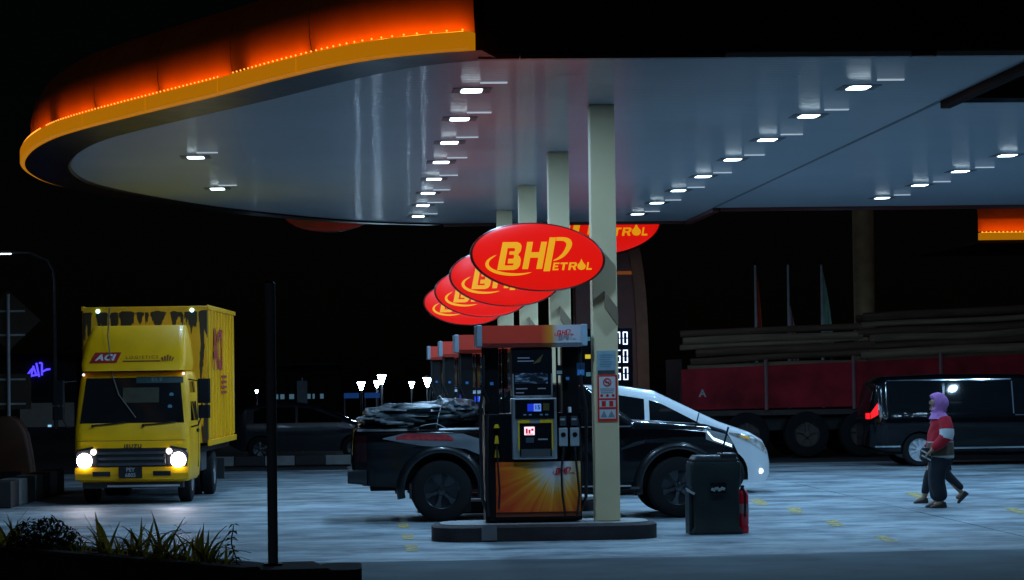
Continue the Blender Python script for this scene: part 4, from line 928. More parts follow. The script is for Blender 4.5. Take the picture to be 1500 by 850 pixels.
def logrow():
    base = Vector((7.6, 62.6, 0)); shapes = []
    for s_ in range(5):
        Lg = 4.2; r = .07 + .012 * s_; rings = []
        for k in range(9):
            x = Lg * k / 8; rings.append([(x, r * (1 + .12 * noise.noise(Vector((k, j, s_ * 3)))) * math.cos(2 * PI * j / 9) + .02 * math.sin(k * .9 + s_), r * (1 + .12 * noise.noise(Vector((k, j, s_ * 5)))) * math.sin(2 * PI * j / 9)) for j in range(9)])
        me = MB().loft(rings).mesh('log'); me.materials.append(WOOD if s_ % 2 else WOOD2); smooth_mesh(me, 60); shapes.append(me)
    for lay in range(3, 10):
        for i in range(3):
            for row in range(4 if lay == 9 else 1):
                x = .12 + i * 4.15 + random.uniform(-.1, .35); z = 1.35 + lay * .235 if lay < 3 else 2.06 + (lay - 3) * .168
                if lay == 9 and i == 0: continue
                o = bpy.data.objects.new('timber_log', random.choice(shapes)); COL.objects.link(o)
                xm = x + 2
                o.location = base + Matrix.Rotation(math.radians(1), 3, 'Z') @ Vector((x, .22 + row * .42 + random.uniform(-.02, .03), z + tz(x) + random.uniform(-.03, .03))); o.rotation_euler = (random.uniform(-3, 3), -tilt_ + random.uniform(-.012, .012), math.radians(1))
                pale = o.data.materials[0] is WOOD2
                tag(o, ('rough pale brown log' if pale else 'rough dark brown log') + ' stacked lengthwise on the red lorry', 'log', 'logs stacked on the timber lorry')
logrow()

# ------------------------------------------------------------------ bin and extinguisher
def bin_unit():
    c = G(1050, 783); t = thing('service_bin', 'dark grey plastic service bin with squeegee bucket beside a red extinguisher', 'bin', (c.x, c.y + .22, 0))
    M = mat('bin_plastic', (.014, .02, .021), .5, spec=.35, bump=.2, scale=4, rvar=.1); k = 1 / 122.0
    w = .62
    MB().loft([[(x, y, z) for x, y in rrect(ww, d, .05, 4)] for ww, d, z in ((.64, .5, 0), (.64, .5, .035), (.57, .44, .09), (.58, .45, .55), (.62, .48, .60), (.63, .49, .84), (.60, .47, .88))]).build('body', M, t, smooth=True)
    MB().loft([[(x + .0, y, z) for x, y in rrect(ww, d, .05, 4)] for ww, d, z in ((.55, .43, .86), (.56, .44, .91), (.50, .40, .95), (.46, .36, .955))]).build('lid', M, t, smooth=True)
    MB().b2((-.07, -.262, .50), (.12, -.22, .62)).build('opening', SCR, t)
    for i in range(4): MB().box((-.04 + i * .04, -.266, .545 + (i % 2) * .012), (.05, .006, .035), (0, random.uniform(-.6, .6), 0)).build('litter', mat('litter_pale', (.35, .38, .36), .7), t)
    MB().b2((-.33, -.2, .0), (-.29, .2, .55)).build('side_flange', M, t, bevel=.01)
    MB().box((-.31, -.22, .52), (.10, .05, .03), (0, .5, 0)).build('paper_towel', mat('towel', (.4, .45, .47), .7), t)
    MB().b2((.06, -.22, .91), (.26, .1, .985)).build('squeegee_bucket', mat('bucket', (.02, .02, .022), .35), t, bevel=.02)
    sq = MB().tube([(.08, -.08, .93), (.18, -.1, 1.30)], .012).build('squeegee_handle', BLACKP, t)
    panel('wet_lid_plate', mat('lid_plate', (.25, .28, .3), .3), t, -.02, .12, .935, .952, -.205)
    e = thing('fire_extinguisher', 'red fire extinguisher standing on the ground beside the dark bin', 'extinguisher', (c.x + .345, c.y + .18, 0))
    RE = mat('extinguisher_red', (.75, .01, .03), .35, coat=.4)
    MB().lathe([(.001, 0), (.07, 0), (.075, .02), (.075, .08), (.07, .10), (.075, .12), (.075, .46), (.05, .52), (.025, .54), (.02, .57)], (0, 0, 0), 'z', 20).build('cylinder', RE, e, smooth=True)
    MB().b2((-.02, -.06, .56), (.02, .05, .585)).build('lever', BLACKP, e, bevel=.005); MB().tube([(0, -.05, .56), (.03, -.09, .48), (.02, -.085, .2)], .011).build('discharge_hose', HOSE, e, smooth=True)
    MB().lathe([(.0765, .24), (.0765, .36)], (0, 0, 0), 'z', 20).build('label_band', mat('label_pale', (.35, .2, .2), .5), e)
bin_unit()

# ------------------------------------------------------------------ people
def skinobj(name, joints, edges, m, parent, root=0, sub=2):
    me = bpy.data.meshes.new(name); me.from_pydata([j[0] for j in joints], edges, [])
    me.materials.append(m)
    o = bpy.data.objects.new(name, me); COL.objects.link(o); o.parent = parent
    md = o.modifiers.new('skin', 'SKIN'); md.use_smooth_shade = True
    if not me.skin_vertices: me.skin_vertices.new()
    sv = me.skin_vertices[0].data
    for i, j in enumerate(joints):
        r = j[1]; sv[i].radius = r if isinstance(r, tuple) else (r, r); sv[i].use_root = (i == root)
    s_ = o.modifiers.new('sub', 'SUBSURF'); s_.levels = sub; s_.render_levels = sub
    return o
SKIN = mat('skin', (.30, .17, .11), .55, var=.06)
def jacket_mat():
    m = mat('jacket', (.3, .02, .04), .85, bump=.3, scale=20); N, L = nodes_of(m); b = N['Principled BSDF']
    tc = N.new('ShaderNodeTexCoord'); sp = N.new('ShaderNodeSeparateXYZ'); L.new(tc.outputs['Object'], sp.inputs[0])
    r = N.new('ShaderNodeValToRGB'); r.color_ramp.interpolation = 'CONSTANT'; els = r.color_ramp.elements
    st = ((0, (.07, .058, .045)), (.705, (.5, .55, .54)), (.74, (.10, .075, .05)), (.93, (.6, .4, .42)), (.942, (.42, .006, .02)), (1.12, (.42, .006, .02)))
    while len(els) < len(st): els.new(.5)
    for e, (p, c) in zip(els, st): e.position = p / 1.6; e.color = (*c, 1)
    mr = N.new('ShaderNodeMapRange'); mr.inputs['From Max'].default_value = 1.6; L.new(sp.outputs[2], mr.inputs['Value']); L.new(mr.outputs[0], r.inputs[0]); L.new(r.outputs[0], b.inputs['Base Color']); return m
def person(loc, label, s=1.0, main=True):
    """walks towards -x; built about 1.6 m tall"""
    t = thing('person', label, 'person', loc, 0); t.scale = (s, s, s)
    if main: ft = ((.0, -.07), (-.04, .08)); kn = ((-.09, -.07), (-.05, .08))
    else: ft = ((.34, -.06), (-.24, .08)); kn = ((.10, -.07), (-.16, .08))
    an = [(ft[0][0], ft[0][1], .08 if main else .16), (ft[1][0], ft[1][1], .08)]
    knz = (.45, .46)
    J = [((.0, 0, .86), (.13, .15)), ((.0, 0, 1.05), (.11, .14)), ((.01, 0, 1.24), (.09, .12)), ((.0, 0, 1.36), .06), ((-.02, 0, 1.42), .055), ((-.045, 0, 1.49), .105), ((-.04, 0, 1.56), .085)]
    E = [(0, 1), (1, 2), (2, 3), (3, 4), (4, 5), (5, 6)]
    for i in range(2):
        b = len(J); y = (-.085, .085)[i]
        J += [((0, y, .80), .095), ((kn[i][0], kn[i][1], knz[i]), .07), ((an[i][0], an[i][1], an[i][2]), .045), ((an[i][0] - (.13 if main or i else .10), an[i][1], an[i][2] - (.045 if main or i else .09)), .035)]
        E += [(0, b), (b, b + 1), (b + 1, b + 2), (b + 2, b + 3)]
    hands = []
    for i in range(2):
        b = len(J); sd = (-1, 1)[i]
        if main: el, wr = ((.03, sd * .24, 1.02), (-.16, sd * .19, .82))
        else: el, wr = ((.06 * sd, sd * .23, 1.02), (-.10 * sd - .05, sd * .22, .80))
        J += [((.01, sd * .15, 1.22), .04), (el, .045), (wr, .03), ((wr[0] - .05, wr[1], wr[2] - .05), (.03, .022))]
        E += [(2, b), (b, b + 1), (b + 1, b + 2), (b + 2, b + 3)]
        pw = Vector(J[b + 3][0])
        for k in range(5):
            c = len(J); u = (k - 1.5) * .016
            if k < 4: J += [(tuple(pw + Vector((-.035 - .004 * (k in (1, 2)), u, -.025))), .0085), (tuple(pw + Vector((-.045, u, -.062 - .006 * (k in (1, 2))))), .0075)]
            else: J += [(tuple(pw + Vector((-.005, -sd * .035, -.01))), .0095), (tuple(pw + Vector((-.022, -sd * .045, -.04))), .008)]
            E += [(b + 3, c), (c, c + 1)]
    skinobj('body', J, E, SKIN, t)
    tr = NAVY if main else mat('dark_trouser_b', (.010, .012, .018), .9)
    k = 1.0
    TJ = [((.0, 0, .77), (.16, .17))]; TE = []
    for i in range(2):
        b = len(TJ); y = (-.09, .09)[i]
        wd = (.135, .13, .105) if main else (.1, .08, .065)
        TJ += [((0 if main else 0, y, .66), wd[0] + .015), ((kn[i][0], kn[i][1], knz[i]), wd[1]), ((an[i][0] + .005, an[i][1], an[i][2] + (.0 if main else .05)), wd[2])]
        TE += [(0, b), (b, b + 1), (b + 1, b + 2)]
    skinobj('trousers', TJ, TE, tr, t)
    jm = jacket_mat() if main else mat('grey_jacket', (.06, .06, .055), .85, bump=.3, scale=16)
    rings = []; jp = ((.69, 0, .155, .165), (.70, 0, .185, .19), (.76, 0, .195, .20), (.86, 0, .19, .195), (1.0, .01, .182, .19), (1.12, .02, .17, .19), (1.22, .02, .145, .18), (1.29, .01, .11, .13), (1.33, 0, .085, .09), (1.37, -.01, .07, .07))
    zl = [.69, .70] + [.72 + .02 * k for k in range(33)]
    for z in zl:
        cx, rx, ry = (lerp([q[0] for q in jp], [q[k] for q in jp], z) for k in (1, 2, 3)); ring = []
        for q in range(40):
            a = 2 * PI * q / 40; f = 1 + .09 * noise.noise(Vector((math.cos(a) * 2.2, math.sin(a) * 2.2, z * 9))) + .05 * noise.noise(Vector((math.cos(a) * 5, math.sin(a) * 5, z * 16 + 4)))
            ring.append((cx + rx * math.cos(a) * f, ry * math.sin(a) * f, z))
        rings.append(ring)
    jo = MB().loft(rings).build('jacket', jm, t, smooth=True)
    for sd in ((1,) if main else (-1, 1)):
        el, wr = ((.03, sd * .25, 1.03), (-.14, sd * .2, .85)) if main else ((.06 * sd, sd * .24, 1.02), (-.09 * sd - .04, sd * .22, .82))
        MB().tube([(.02, sd * .15, 1.26), (.03, sd * .22, 1.16), el, ((el[0] + wr[0]) / 2, (el[1] + wr[1]) / 2, (el[2] + wr[2]) / 2 + .01), wr], [.085, .088, .08, .07, .052], 12).build('sleeve', mat('sleeve_red', (.42, .006, .02), .85, bump=.3, scale=20) if main else jm, jo, smooth=True)
    if main:
        # red sleeve with a white band
        SL = mat('sleeve_red', (.42, .006, .02), .85, bump=.3, scale=20)
        MB().tube([(.03, -.19, 1.27), (.045, -.25, 1.15), (.035, -.275, 1.03), (-.04, -.265, .94), (-.14, -.22, .85)], [.09, .098, .094, .084, .062], 14).build('sleeve', SL, jo, smooth=True)
        MB().tube([(.045, -.262, 1.12), (.044, -.27, 1.06), (.026, -.275, .99)], [.103, .104, .098], 14).build('arm_band', mat('arm_band', (.5, .55, .56), .8), jo, smooth=True)
    # scarf / head
    SC = mat('lilac_scarf', (.42, .17, .46), .9, bump=.4, scale=18) if main else mat('dark_scarf', (.05, .05, .06), .9)
    rings = []
    for z, cx, rx, ry in ((1.265, .0, .15, .165), (1.30, -.005, .13, .14), (1.355, -.01, .092, .095), (1.40, -.01, .108, .095), (1.46, .0, .138, .108), (1.52, -.005, .142, .112), (1.565, -.02, .135, .10), (1.60, -.025, .11, .085), (1.63, -.02, .065, .055), (1.643, -.015, .01, .01)):
        ring = []
        for q in range(20):
            a = 2 * PI * q / 20; x = math.cos(a); y = math.sin(a)
            face = max(0, -x - .70) * .34 if 1.40 < z < 1.57 else 0
            ring.append((cx + rx * x + face * (1.4 if z < 1.56 else .4), ry * y, z))
        rings.append(ring)
    MB().loft(rings).build('headscarf', SC, t, smooth=True)
    MB().loft([[(-.115 - d, y, z) for y, z in ((-.012 * w, 1.475), (.012 * w, 1.475), (.006 * w, 1.515), (-.006 * w, 1.515))] for d, w in ((0, 1.3), (.028, .7))]).build('nose', SKIN, t)
    for sd in (-1, 1):
        MB().lathe([(.001, -.006), (.007, -.003), (.007, .003), (.001, .006)], (-.122, sd * .03, 1.515), 'x', 10).build('eye', mat('eye_dark', (.01, .008, .007), .3), t, smooth=True)
        MB().box((-.125, sd * .03, 1.531), (.008, .026, .005)).build('eyebrow', MATS['eye_dark'], t)
    MB().box((-.128, 0, 1.445), (.012, .04, .009)).build('mouth', mat('lips', (.28, .08, .07), .5), t, bevel=.003)
    for i in range(2):
        a = an[i]; rot = 0 if (main or i) else .75
        M_ = Matrix.Rotation(-rot, 3, 'Y'); rings = []
        for x, w, h in ((-.17, .02, .02), (-.15, .04, .035), (-.08, .045, .055), (.0, .04, .085), (.05, .04, .08), (.065, .025, .04)):
            rings.append([M_ @ Vector((x, w * yy, -.08 + h * zz_)) + Vector((a[0], a[1], a[2] + .002)) for yy, zz_ in ((-1, 0.02), (1, .02), (1, .55), (.6, 1), (-.6, 1), (-1, .55))])
        MB().loft(rings).build('shoe', mat('shoe_dark', (.015, .013, .014), .6) if i or not main else MATS.get('shoe_dark') or mat('shoe_dark', (.015, .013, .014), .6), t, smooth=True)
    return t
pb = G(1379, 744)
person((pb.x, pb.y + .02, 0), 'person in lilac headscarf, red jacket and dark trousers walking across the forecourt', 1.0)
pb2 = G(1385, 738)
person((pb2.x - .05, pb2.y + .12, 0), 'person mid-stride in dark clothes, hidden behind the red-jacketed walker', .93, main=False)
hb_ = thing('carried_bag', 'small black and white striped bag held by the red-jacketed walker', 'bag', (pb.x - .24, pb.y - .12, .66))
MB().loft([[(x, y, z) for x, y in rrect(w, .08, .03, 3)] for w, z in ((.10, .0), (.16, .05), (.15, .16), (.10, .2))]).build('pouch', mat('bag_black', (.02, .02, .022), .6), hb_, smooth=True)
for k in range(2): MB().box((0, -.046, .06 + k * .07), (.15, .006, .022), (0, .5, 0)).build('stripe', WHITEP, hb_)

# ------------------------------------------------------------------ totem with prices
tm = thing('price_totem', 'tall dark brown totem with oval sign on top and lit price digits', 'totem', (5.9, 66, 0))
XT = lambda px: (px - 510) / FPX * 66 - 5.9
ZT = lambda py: 1.95 + (549 - py) / FPX * 66
TBR = mat('totem_brown', (.28, .05, .02), .35, rvar=.1)
MB().b2((XT(842), .0, 0), (XT(938), .5, ZT(330))).build('board', TBR, tm, bevel=.03)
rings = []
for k in range(13):
    z = k / 12 * ZT(345); c = 1 - (k / 12) ** 3
    xr = XT(950) - .0 - .25 * (k / 12) ** 5
    rings.append([(xr - .28, -.12, z), (xr, -.12, z), (xr, .6, z), (xr - .28, .6, z)])
MB().loft(rings).build('curved_fin', mat('fin_brown', (.45, .13, .04), .4), tm, smooth=False)
panel('light_band', mat('band_orange', (.4, .12, .02), .4, emit=.12, ecol=(1, .25, .02)), tm, XT(862), XT(935), ZT(401), ZT(396), -.012, .01)
MB().b2((XT(843), -.05, ZT(566)), (XT(926), -.003, ZT(480))).build('price_board', SCR, tm)
DIG = mat('digit_white', (.8, .85, 1), .4, emit=2.4, ecol=(.62, .72, 1))
SEG = {'0': 'abcdef', '5': 'acdfg', '7': 'abc', '2': 'abdeg', '3': 'abcdg', '1': 'bc'}
def digit(ch, x, z, w, h, parent):
    th = w * .2; m = MB(); y0, y1 = -.062, -.052
    bars = {'a': (x, z + h - th, x + w, z + h), 'd': (x, z, x + w, z + th), 'g': (x, z + h / 2 - th / 2, x + w, z + h / 2 + th / 2), 'f': (x, z + h / 2 + th * .6, x + th, z + h - th * 1.1), 'e': (x, z + th * 1.1, x + th, z + h / 2 - th * .6), 'b': (x + w - th, z + h / 2 + th * .6, x + w, z + h - th * 1.1), 'c': (x + w - th, z + th * 1.1, x + w, z + h / 2 - th * .6)}
    for s_ in SEG[ch]:
        a = bars[s_]; m.b2((a[0], y0, a[1]), (a[2], y1, a[3]))
    m.build('digit', DIG, parent)
for txt, py in (('270', 504), ('350', 530.5), ('250', 556)):
    for k, ch in enumerate(txt): digit(ch, XT(912 - (2 - k) * 11 + (-6 if k == 0 else 0)), ZT(py), .115, .31, tm)
YT = mat('tag_yellow_lit', (.5, .4, .02), .4, emit=.7, ecol=(.8, .6, .02)); panel('grade_tag', YT, tm, XT(856), XT(864), ZT(524), ZT(518), -.062, .01)
for py in (495, 547): panel('grade_tag', mat('tag_cyan', (.05, .2, .25), .4, emit=.15, ecol=(.2, .6, .7)), tm, XT(857), XT(864), ZT(py + 3), ZT(py - 3), -.062, .01)
sg = PY(862, 325, 65.8); oval_sign((sg.x, 65.95, sg.z), 'large glowing red oval sign on the brown price totem, cut by the canopy edge', hw=1.76, hh=.84, depth=.3)
sg2 = PY(480, 317, 59.4); 
ov = oval_sign((sg2.x, Y1 + 1.3, sg2.z), 'dim unlit red oval sign hanging under the far canopy edge', hw=.93, hh=.36, face=mat('dull_red_sign', (.5, .05, .012), .5), ink=mat('dull_yellow', (.25, .10, .01), .5), depth=.12)

# ------------------------------------------------------------------ second canopy, column, flags
c2 = thing('second_canopy', 'far canopy with orange fascia and yellow light strip beyond the lorry', 'canopy', (0, 0, 0))
A = PY(1433, 352, 76); xe = A.x + 5
for i in range(3):
    a = A.x + i * 1.7; b = a + 1.68
    MB().loft([[(x, 76 + .35 * n, z) for n, z in ((0, A.z + .24), (.0, A.z + .6), (.3, A.z + 1.0), (1, A.z + 1.2))] for x in (a, b)], False, False).build('fascia_panel', FASO, c2)
    st = MB().b2((a, 75.7, A.z), (b, 76.0, A.z + .2)).build('light_strip', STRIP, c2)
    d = MB()
    for k in range(14): d.box((a + .06 + k * .12, 75.75, A.z + .22), (.03, .03, .025))
    d.build('led_row', LED, st)['kind'] = 'stuff'
    MB().b2((a + .05, 75.75, A.z + .201), (b - .05, 75.9, A.z + .206)).build('hidden_wash_strip', WASH, st)  # added wash strip on this ledge too
MB().b2((A.x, 75.9, A.z - .1), (xe + 1, 84, A.z - .02)).build('roof_slab', FASC, c2)
MB().b2((A.x + 3.2, 79, 0), (A.x + 3.6, 79.4, A.z - .1)).build('column', CREAM, c2)
pc = PY(1265, 380, 72)
col = thing('round_column', 'tall beige column rising behind the timber lorry', 'column', (pc.x, 72, 0))
MB().lathe([(.34, 0), (.34, .3), (.285, .34), (.285, 8.0)], (0, 0, 0), 'z', 28).build('shaft', mat('beige_column', (.85, .6, .32), .7, var=.2, scale=3, bump=.2), col, smooth=True)
MB().lathe([(.285, 8.0), (.4, 8.1), (.4, 8.4), (.01, 8.4)], (0, 0, 0), 'z', 28).build('capital', CREAM, col)
def flag(px, py, label, m, shape):
    p = PY(px, py, 69); t = thing('flag', label, 'flag', (p.x, 69, 0), 0, 'flags on poles behind the lorry')
    MB().tube([(0, 0, 0), (0, 0, p.z)], [.05, .03], 8).build('pole', mat('pole_pale', (.75, .75, .8), .4), t); MB().lathe([(.01, p.z), (.05, p.z + .04), (.01, p.z + .09)], (0, 0, 0), 'z', 10).build('finial', CHROME, t)
    vs = []; n = 14; k = 12
    for i in range(n + 1):
        for j in range(k + 1):
            u = i / n; w = j / k; z = p.z - shape[0] - u * shape[1]
            x = w * (.06 + shape[2] * u) + .02 * math.sin(u * 5); y = .06 * math.sin(w * 16 + u * 2) * (.3 + u)
            vs.append((x, y, z - w * .25 * (1 - u)))
    fs = [(i * (k + 1) + j, i * (k + 1) + j + 1, (i + 1) * (k + 1) + j + 1, (i + 1) * (k + 1) + j) for i in range(n) for j in range(k)]
    o = MB().add(vs, fs).build('cloth', m, t, smooth=True); sm = o.modifiers.new('thick', 'SOLIDIFY'); sm.thickness = .006
STRIPES = ramp_x('striped_cloth', [(i / 10, ((.85, .8, .85) if i % 2 else (.6, .08, .2))) for i in range(10)], 0, 0, .45)
flag(1106, 389, 'drooping red flag on a pale pole behind the lorry', mat('flag_red', (.85, .16, .10), .8), (.15, 2.2, .12))
flag(1154, 388, 'drooping striped flag on a pale pole behind the lorry', STRIPES, (.9, 1.6, .2))
flag(1203, 388, 'drooping blue-green flag on a pale pole behind the lorry', mat('flag_green', (.5, .75, .62), .8), (.05, 2.3, .28))

# ------------------------------------------------------------------ far street things
def lantern(px, py, Y, wd, i):
    p = PY(px, py, Y); t = thing('garden_lantern', f'lit blue-white lantern on a post beyond the forecourt', 'lamp post', (p.x, Y, 0), 0, 'lit lanterns beyond the forecourt'); r = wd / 2
    MB().tube([(0, 0, 0), (0, 0, p.z - r * 1.3)], .035, 8).build('post', BLACKP, t)
    MB().lathe([(r * .25, p.z - r * 1.3), (r * .55, p.z - r * .4), (r * .85, p.z + r * .45)], (0, 0, 0), 'z', 12, True).build('globe', mat('lantern_glow', (.8, .9, 1), .3, emit=100, ecol=(.5, .76, 1)), t, smooth=True)
    MB().lathe([(r * 1.15, p.z + r * .46), (r * .9, p.z + r * .62), (r * .1, p.z + r * .95)], (0, 0, 0), 'z', 12, True).build('hood', mat('lantern_hood', (.2, .25, .3), .4), t, smooth=True)
for i, (px, py, w) in enumerate(((529, 563, .30), (552, 561, .24), (559, 553, .34), (603, 562, .22), (626, 557, .34), (376, 573, .12))): lantern(px, py, 88 + i * .7, w, i)
bs = thing('bus_stop_sign', 'pair of small blue boards on thin posts beyond the pickup', 'sign', (PY(503, 600, 78).x, 78, 0))
for a, b in ((504, 526), (534, 557)):
    x0, x1 = (a - 503) / FPX * 78, (b - 503) / FPX * 78; MB().b2((x0, -.02, 1.40), (x1, .02, 1.55)).build('blue_board', mat('blue_board', (.02, .10, .35), .4, emit=.10, ecol=(.03, .2, .9)), bs)
    MB().tube([(x0 + .02, .04, 0), (x0 + .02, .04, 1.5)], .02, 6).build('post', GREYP, bs)
ns = thing('notice_sign', 'tall pale notice board on a post beyond the painted kerb', 'sign', (PY(443, 600, 74).x, 74, 0))
MB().tube([(0, .03, 0), (0, .03, 2.0)], .025, 6).build('post', GREYP, ns)
for k in range(2): MB().b2((-.14 + k * .145, 0, 1.2), (-.005 + k * .145, .02, 1.92)).build('board', mat('board_grey', (.20, .24, .28), .6), ns)
sl = PY(80, 400, 118); st = thing('street_lamp', 'tall street lamp with a curved arm and a lit head', 'street lamp', (sl.x, 118, 0))
he = PY(8, 371, 118); dxl = he.x - sl.x
MB().tube([(0, 0, 0), (0, 0, sl.z - .4), (-.06, 0, sl.z + .1), (-.3, 0, sl.z + .55), (dxl * .5, 0, he.z), (dxl, 0, he.z + .05)], [.09, .06, .055, .05, .045, .04], 8).build('pole', mat('galvanised', (.25, .30, .36), .45, metal=.3), st, smooth=True)
MB().b2((dxl - .35, -.15, he.z - .02), (dxl + .3, .15, he.z + .1)).build('head', GREYP, st, bevel=.03); MB().b2((dxl - .28, -.12, he.z - .05), (dxl + .22, .12, he.z - .022)).build('lens', mat('street_lens', (.8, .9, 1), .3, emit=16, ecol=(.75, .9, 1)), st)
# road sign with battens
rsn = PY(12, 470, 57); rs_ = thing('road_sign', 'large dark diamond road sign on a slim post, seen from behind', 'road sign', (rsn.x, 57, 0))
zc = rsn.z
MB().tube([(0, 0, 0), (0, 0, zc + .55)], .035, 8).build('post', mat('post_pale', (.3, .31, .33), .5), rs_)
MB().prism([(0, zc + .62), (.66, zc), (0, zc - .62), (-.66, zc)], .05, .07).build('diamond_plate', mat('plate_back', (.03, .02, .008), .6), rs_)
for py in (456, 491, 556, 592):
    z = PY(12, py, 57).z; MB().b2((-.32, .036, z - .02), (.34, .049, z + .02)).build('batten', MATS['post_pale'], rs_)
MB().b2((-.45, .05, PY(12, 600, 57).z), (.45, .07, PY(12, 548, 57).z)).build('lower_plate', MATS['plate_back'], rs_)
# far buildings, neon
fb = thing('far_building', 'low dark building with a row of small lit windows far behind', 'building', (PY(430, 600, 130).x, 130, 0))
zf = lambda py: 1.95 + (556 - py) / FPX * 130; xf = lambda px: (px - 430) / FPX * 130
MB().b2((xf(395), 0, -.03), (xf(500), 6, zf(535))).build('wall', mat('dark_wall', (.02, .022, .025), .8), fb)
MB().b2((xf(393), -.3, zf(535)), (xf(502), 6.2, zf(533))).build('roof', BLACKP, fb)
WL = mat('lit_window', (.2, .3, .35), .4, emit=.16, ecol=(.25, .55, .8))
for a, b in ((404, 408), (411, 417), (424, 431), (448, 455), (458, 461), (469, 474)): MB().b2((xf(a), -.03, zf(584)), (xf(b), -.002, zf(577))).build('window', WL, fb)
nb_ = thing('neon_building', 'dark shop front far behind with a glowing violet-blue neon sign', 'building', (PY(57, 600, 125).x, 125, 0))
zf2 = lambda py: 1.95 + (561.5 - py) / FPX * 125; xf2 = lambda px: (px - 57) / FPX * 125
MB().b2((xf2(5), 0, -.03), (xf2(112), 6, zf2(520))).build('wall', mat('shop_wall', (.025, .028, .032), .8), nb_)
MB().b2((xf2(2), -.4, zf2(520)), (xf2(114), 6.2, zf2(517))).build('roof', BLACKP, nb_)
NEON = mat('neon_violet', (.1, .05, .8), .3, emit=2.2, ecol=(.06, .04, 1))
for a, b, c, d in ((42, 548, 48, 540), (46, 552, 50, 536), (50, 538, 54, 550), (54, 532, 58, 552), (58, 532, 62, 532), (62, 532, 62, 550), (62, 545, 70, 541), (68, 542, 74, 541), (44, 551, 56, 549)):
    MB().tube([(xf2(a), -.05, zf2(b)), (xf2(c), -.05, zf2(d))], .045, 6).build('neon_tube', NEON, nb_)
MB().b2((xf2(30), -.06, zf2(640)), (xf2(108), -.01, zf2(590))).build('shopfront', mat('shopfront', (.10, .11, .12), .6, emit=.02, ecol=(.3, .45, .55), var=.5, scale=1.5), nb_)
MB().b2((xf2(70), -.09, zf2(640)), (xf2(75), -.065, zf2(622))).build('lit_panel', mat('lit_panel', (.3, .6, .8), .4, emit=.9, ecol=(.3, .7, 1)), nb_)
# kerb blocks (black and white)
KW = mat('kerb_white', (.22, .23, .23), .8, bump=.2); KB = mat('kerb_black', (.02, .02, .021), .8, bump=.2)
def kerb_run(pts, label, n, h=.22, d=.25):
    t = thing('painted_kerb', label, 'kerb', (0, 0, 0))
    for i in range(n):
        a = pts[0].lerp(pts[1], (i + .01) / n); b = pts[0].lerp(pts[1], (i + .99) / n); dr = (b - a); ln = dr.length
        MB().box((a + b) / 2 + Vector((0, 0, h / 2)), (ln, d, h), (0, 0, math.atan2(dr.y, dr.x))).build('kerb_block', KW if i % 2 else KB, t, bevel=.02)
kerb_run((Vector((-5.4, 62.6, 0)), Vector((1.5, 62.6, 0))), 'far black and white painted kerb in front of the dark hatchback', 10)
a = G(0, 745); b = G(80, 722); kerb_run((Vector((a.x, a.y, 0)), Vector((b.x, b.y, 0))), 'black and white striped kerb beside the orange barrier and road sign', 7, .42, .35)
ob_ = G(18, 705); br = thing('road_barrier', 'dark orange rounded road barrier beside the striped kerb', 'barrier', (ob_.x - .1, ob_.y, 0))
OR = mat('barrier_orange', (.07, .018, .005), .6)
MB().loft([[(x, y, z) for x, y in rrect(w, .45, .1, 4)] for w, z in ((1.1, 0), (1.1, .25), (1.0, .6), (.86, .95), (.6, 1.2), (.3, 1.3))]).build('shell', OR, br, smooth=True)
MB().b2((-.3, -.24, .05), (.3, -.22, .2)).build('foot_slot', SCR, br)

# ------------------------------------------------------------------ foreground planter, post, plants
zp = .79
L0, L1 = G(-60, 797, zp), G(352, 832, zp)
E0 = G(486, 822, zp); 
PLM = mat('planter_concrete', (.05, .05, .05), .85, bump=.4, scale=3, var=.4)
planter = thing('planter', 'low dark concrete planter wall holding grassy plants and a slim post', 'planter')
dirp = (L1 - L0).normalized(); nrm = Vector((-dirp.y, dirp.x, 0)); th = .16
def wall(name, a, b, t_, h0=-.03, h1=zp, m=PLM):
    d = (b - a).normalized(); n = Vector((-d.y, d.x, 0)) * t_
    q = [a, b, b + n, a + n]
    return MB().add([(p.x, p.y, h0) for p in q] + [(p.x, p.y, h1) for p in q], [(0, 3, 2, 1), (4, 5, 6, 7), (0, 1, 5, 4), (1, 2, 6, 5), (2, 3, 7, 6), (3, 0, 4, 7)]).build(name, m, planter, bevel=.02)
wall('front_wall', L0, L1, th)
back0 = L0 + nrm * 1.25; back1 = Vector((E0.x, E0.y + 1.0, zp))
E1 = Vector((E0.x + .06, L1.y + .25, zp))
wall('end_block', Vector((L1.x + .005, L1.y + .02, 0)), Vector((E0.x, L1.y + .1, 0)), .75, -.03, zp - .02)
MB().loft([[(x + E0.x + .06, y + L1.y + .42, z) for x, y in rrect(.26, .7, .125, 6)] for z in (-.03, zp - .08, zp - .03)]).build('rounded_end', PLM, planter, smooth=True)
wall('back_wall', Vector((L0.x, L0.y + 1.5, 0)), Vector((L1.x + .1, L1.y + 1.0, 0)), .14, -.03, zp - .05)
MB().add([(L0.x, L0.y + .1, zp - .06), (L1.x, L1.y + .1, zp - .06), (L1.x, L1.y + 1.0, zp - .06), (L0.x, L0.y + 1.5, zp - .06)], [(0, 1, 2, 3)]).build('soil', mat('soil', (.02, .015, .01), .95, bump=.6, scale=8), planter)
pp = PY(400, 817, L1.y + .5); po = thing('slim_post', 'slim dark steel post standing on the planter end', 'post', (pp.x, pp.y, zp - .02))
ptop = PY(393.5, 415, L1.y + .5).z - zp + .02
MB().tube([(0, 0, 0), (0, 0, ptop)], .033, 14).build('tube', mat('post_steel', (.24, .28, .34), .5), po, smooth=True); MB().lathe([(.033, ptop), (.022, ptop + .012), (.001, ptop + .016)], (0, 0, 0), 'z', 14).build('cap', BLACKP, po); MB().b2((-.06, -.06, 0), (.06, .06, .012)).build('base_plate', BLACKP, po)
LEAF = mat('strap_leaf', (.10, .13, .03), .5, var=.35, scale=6)
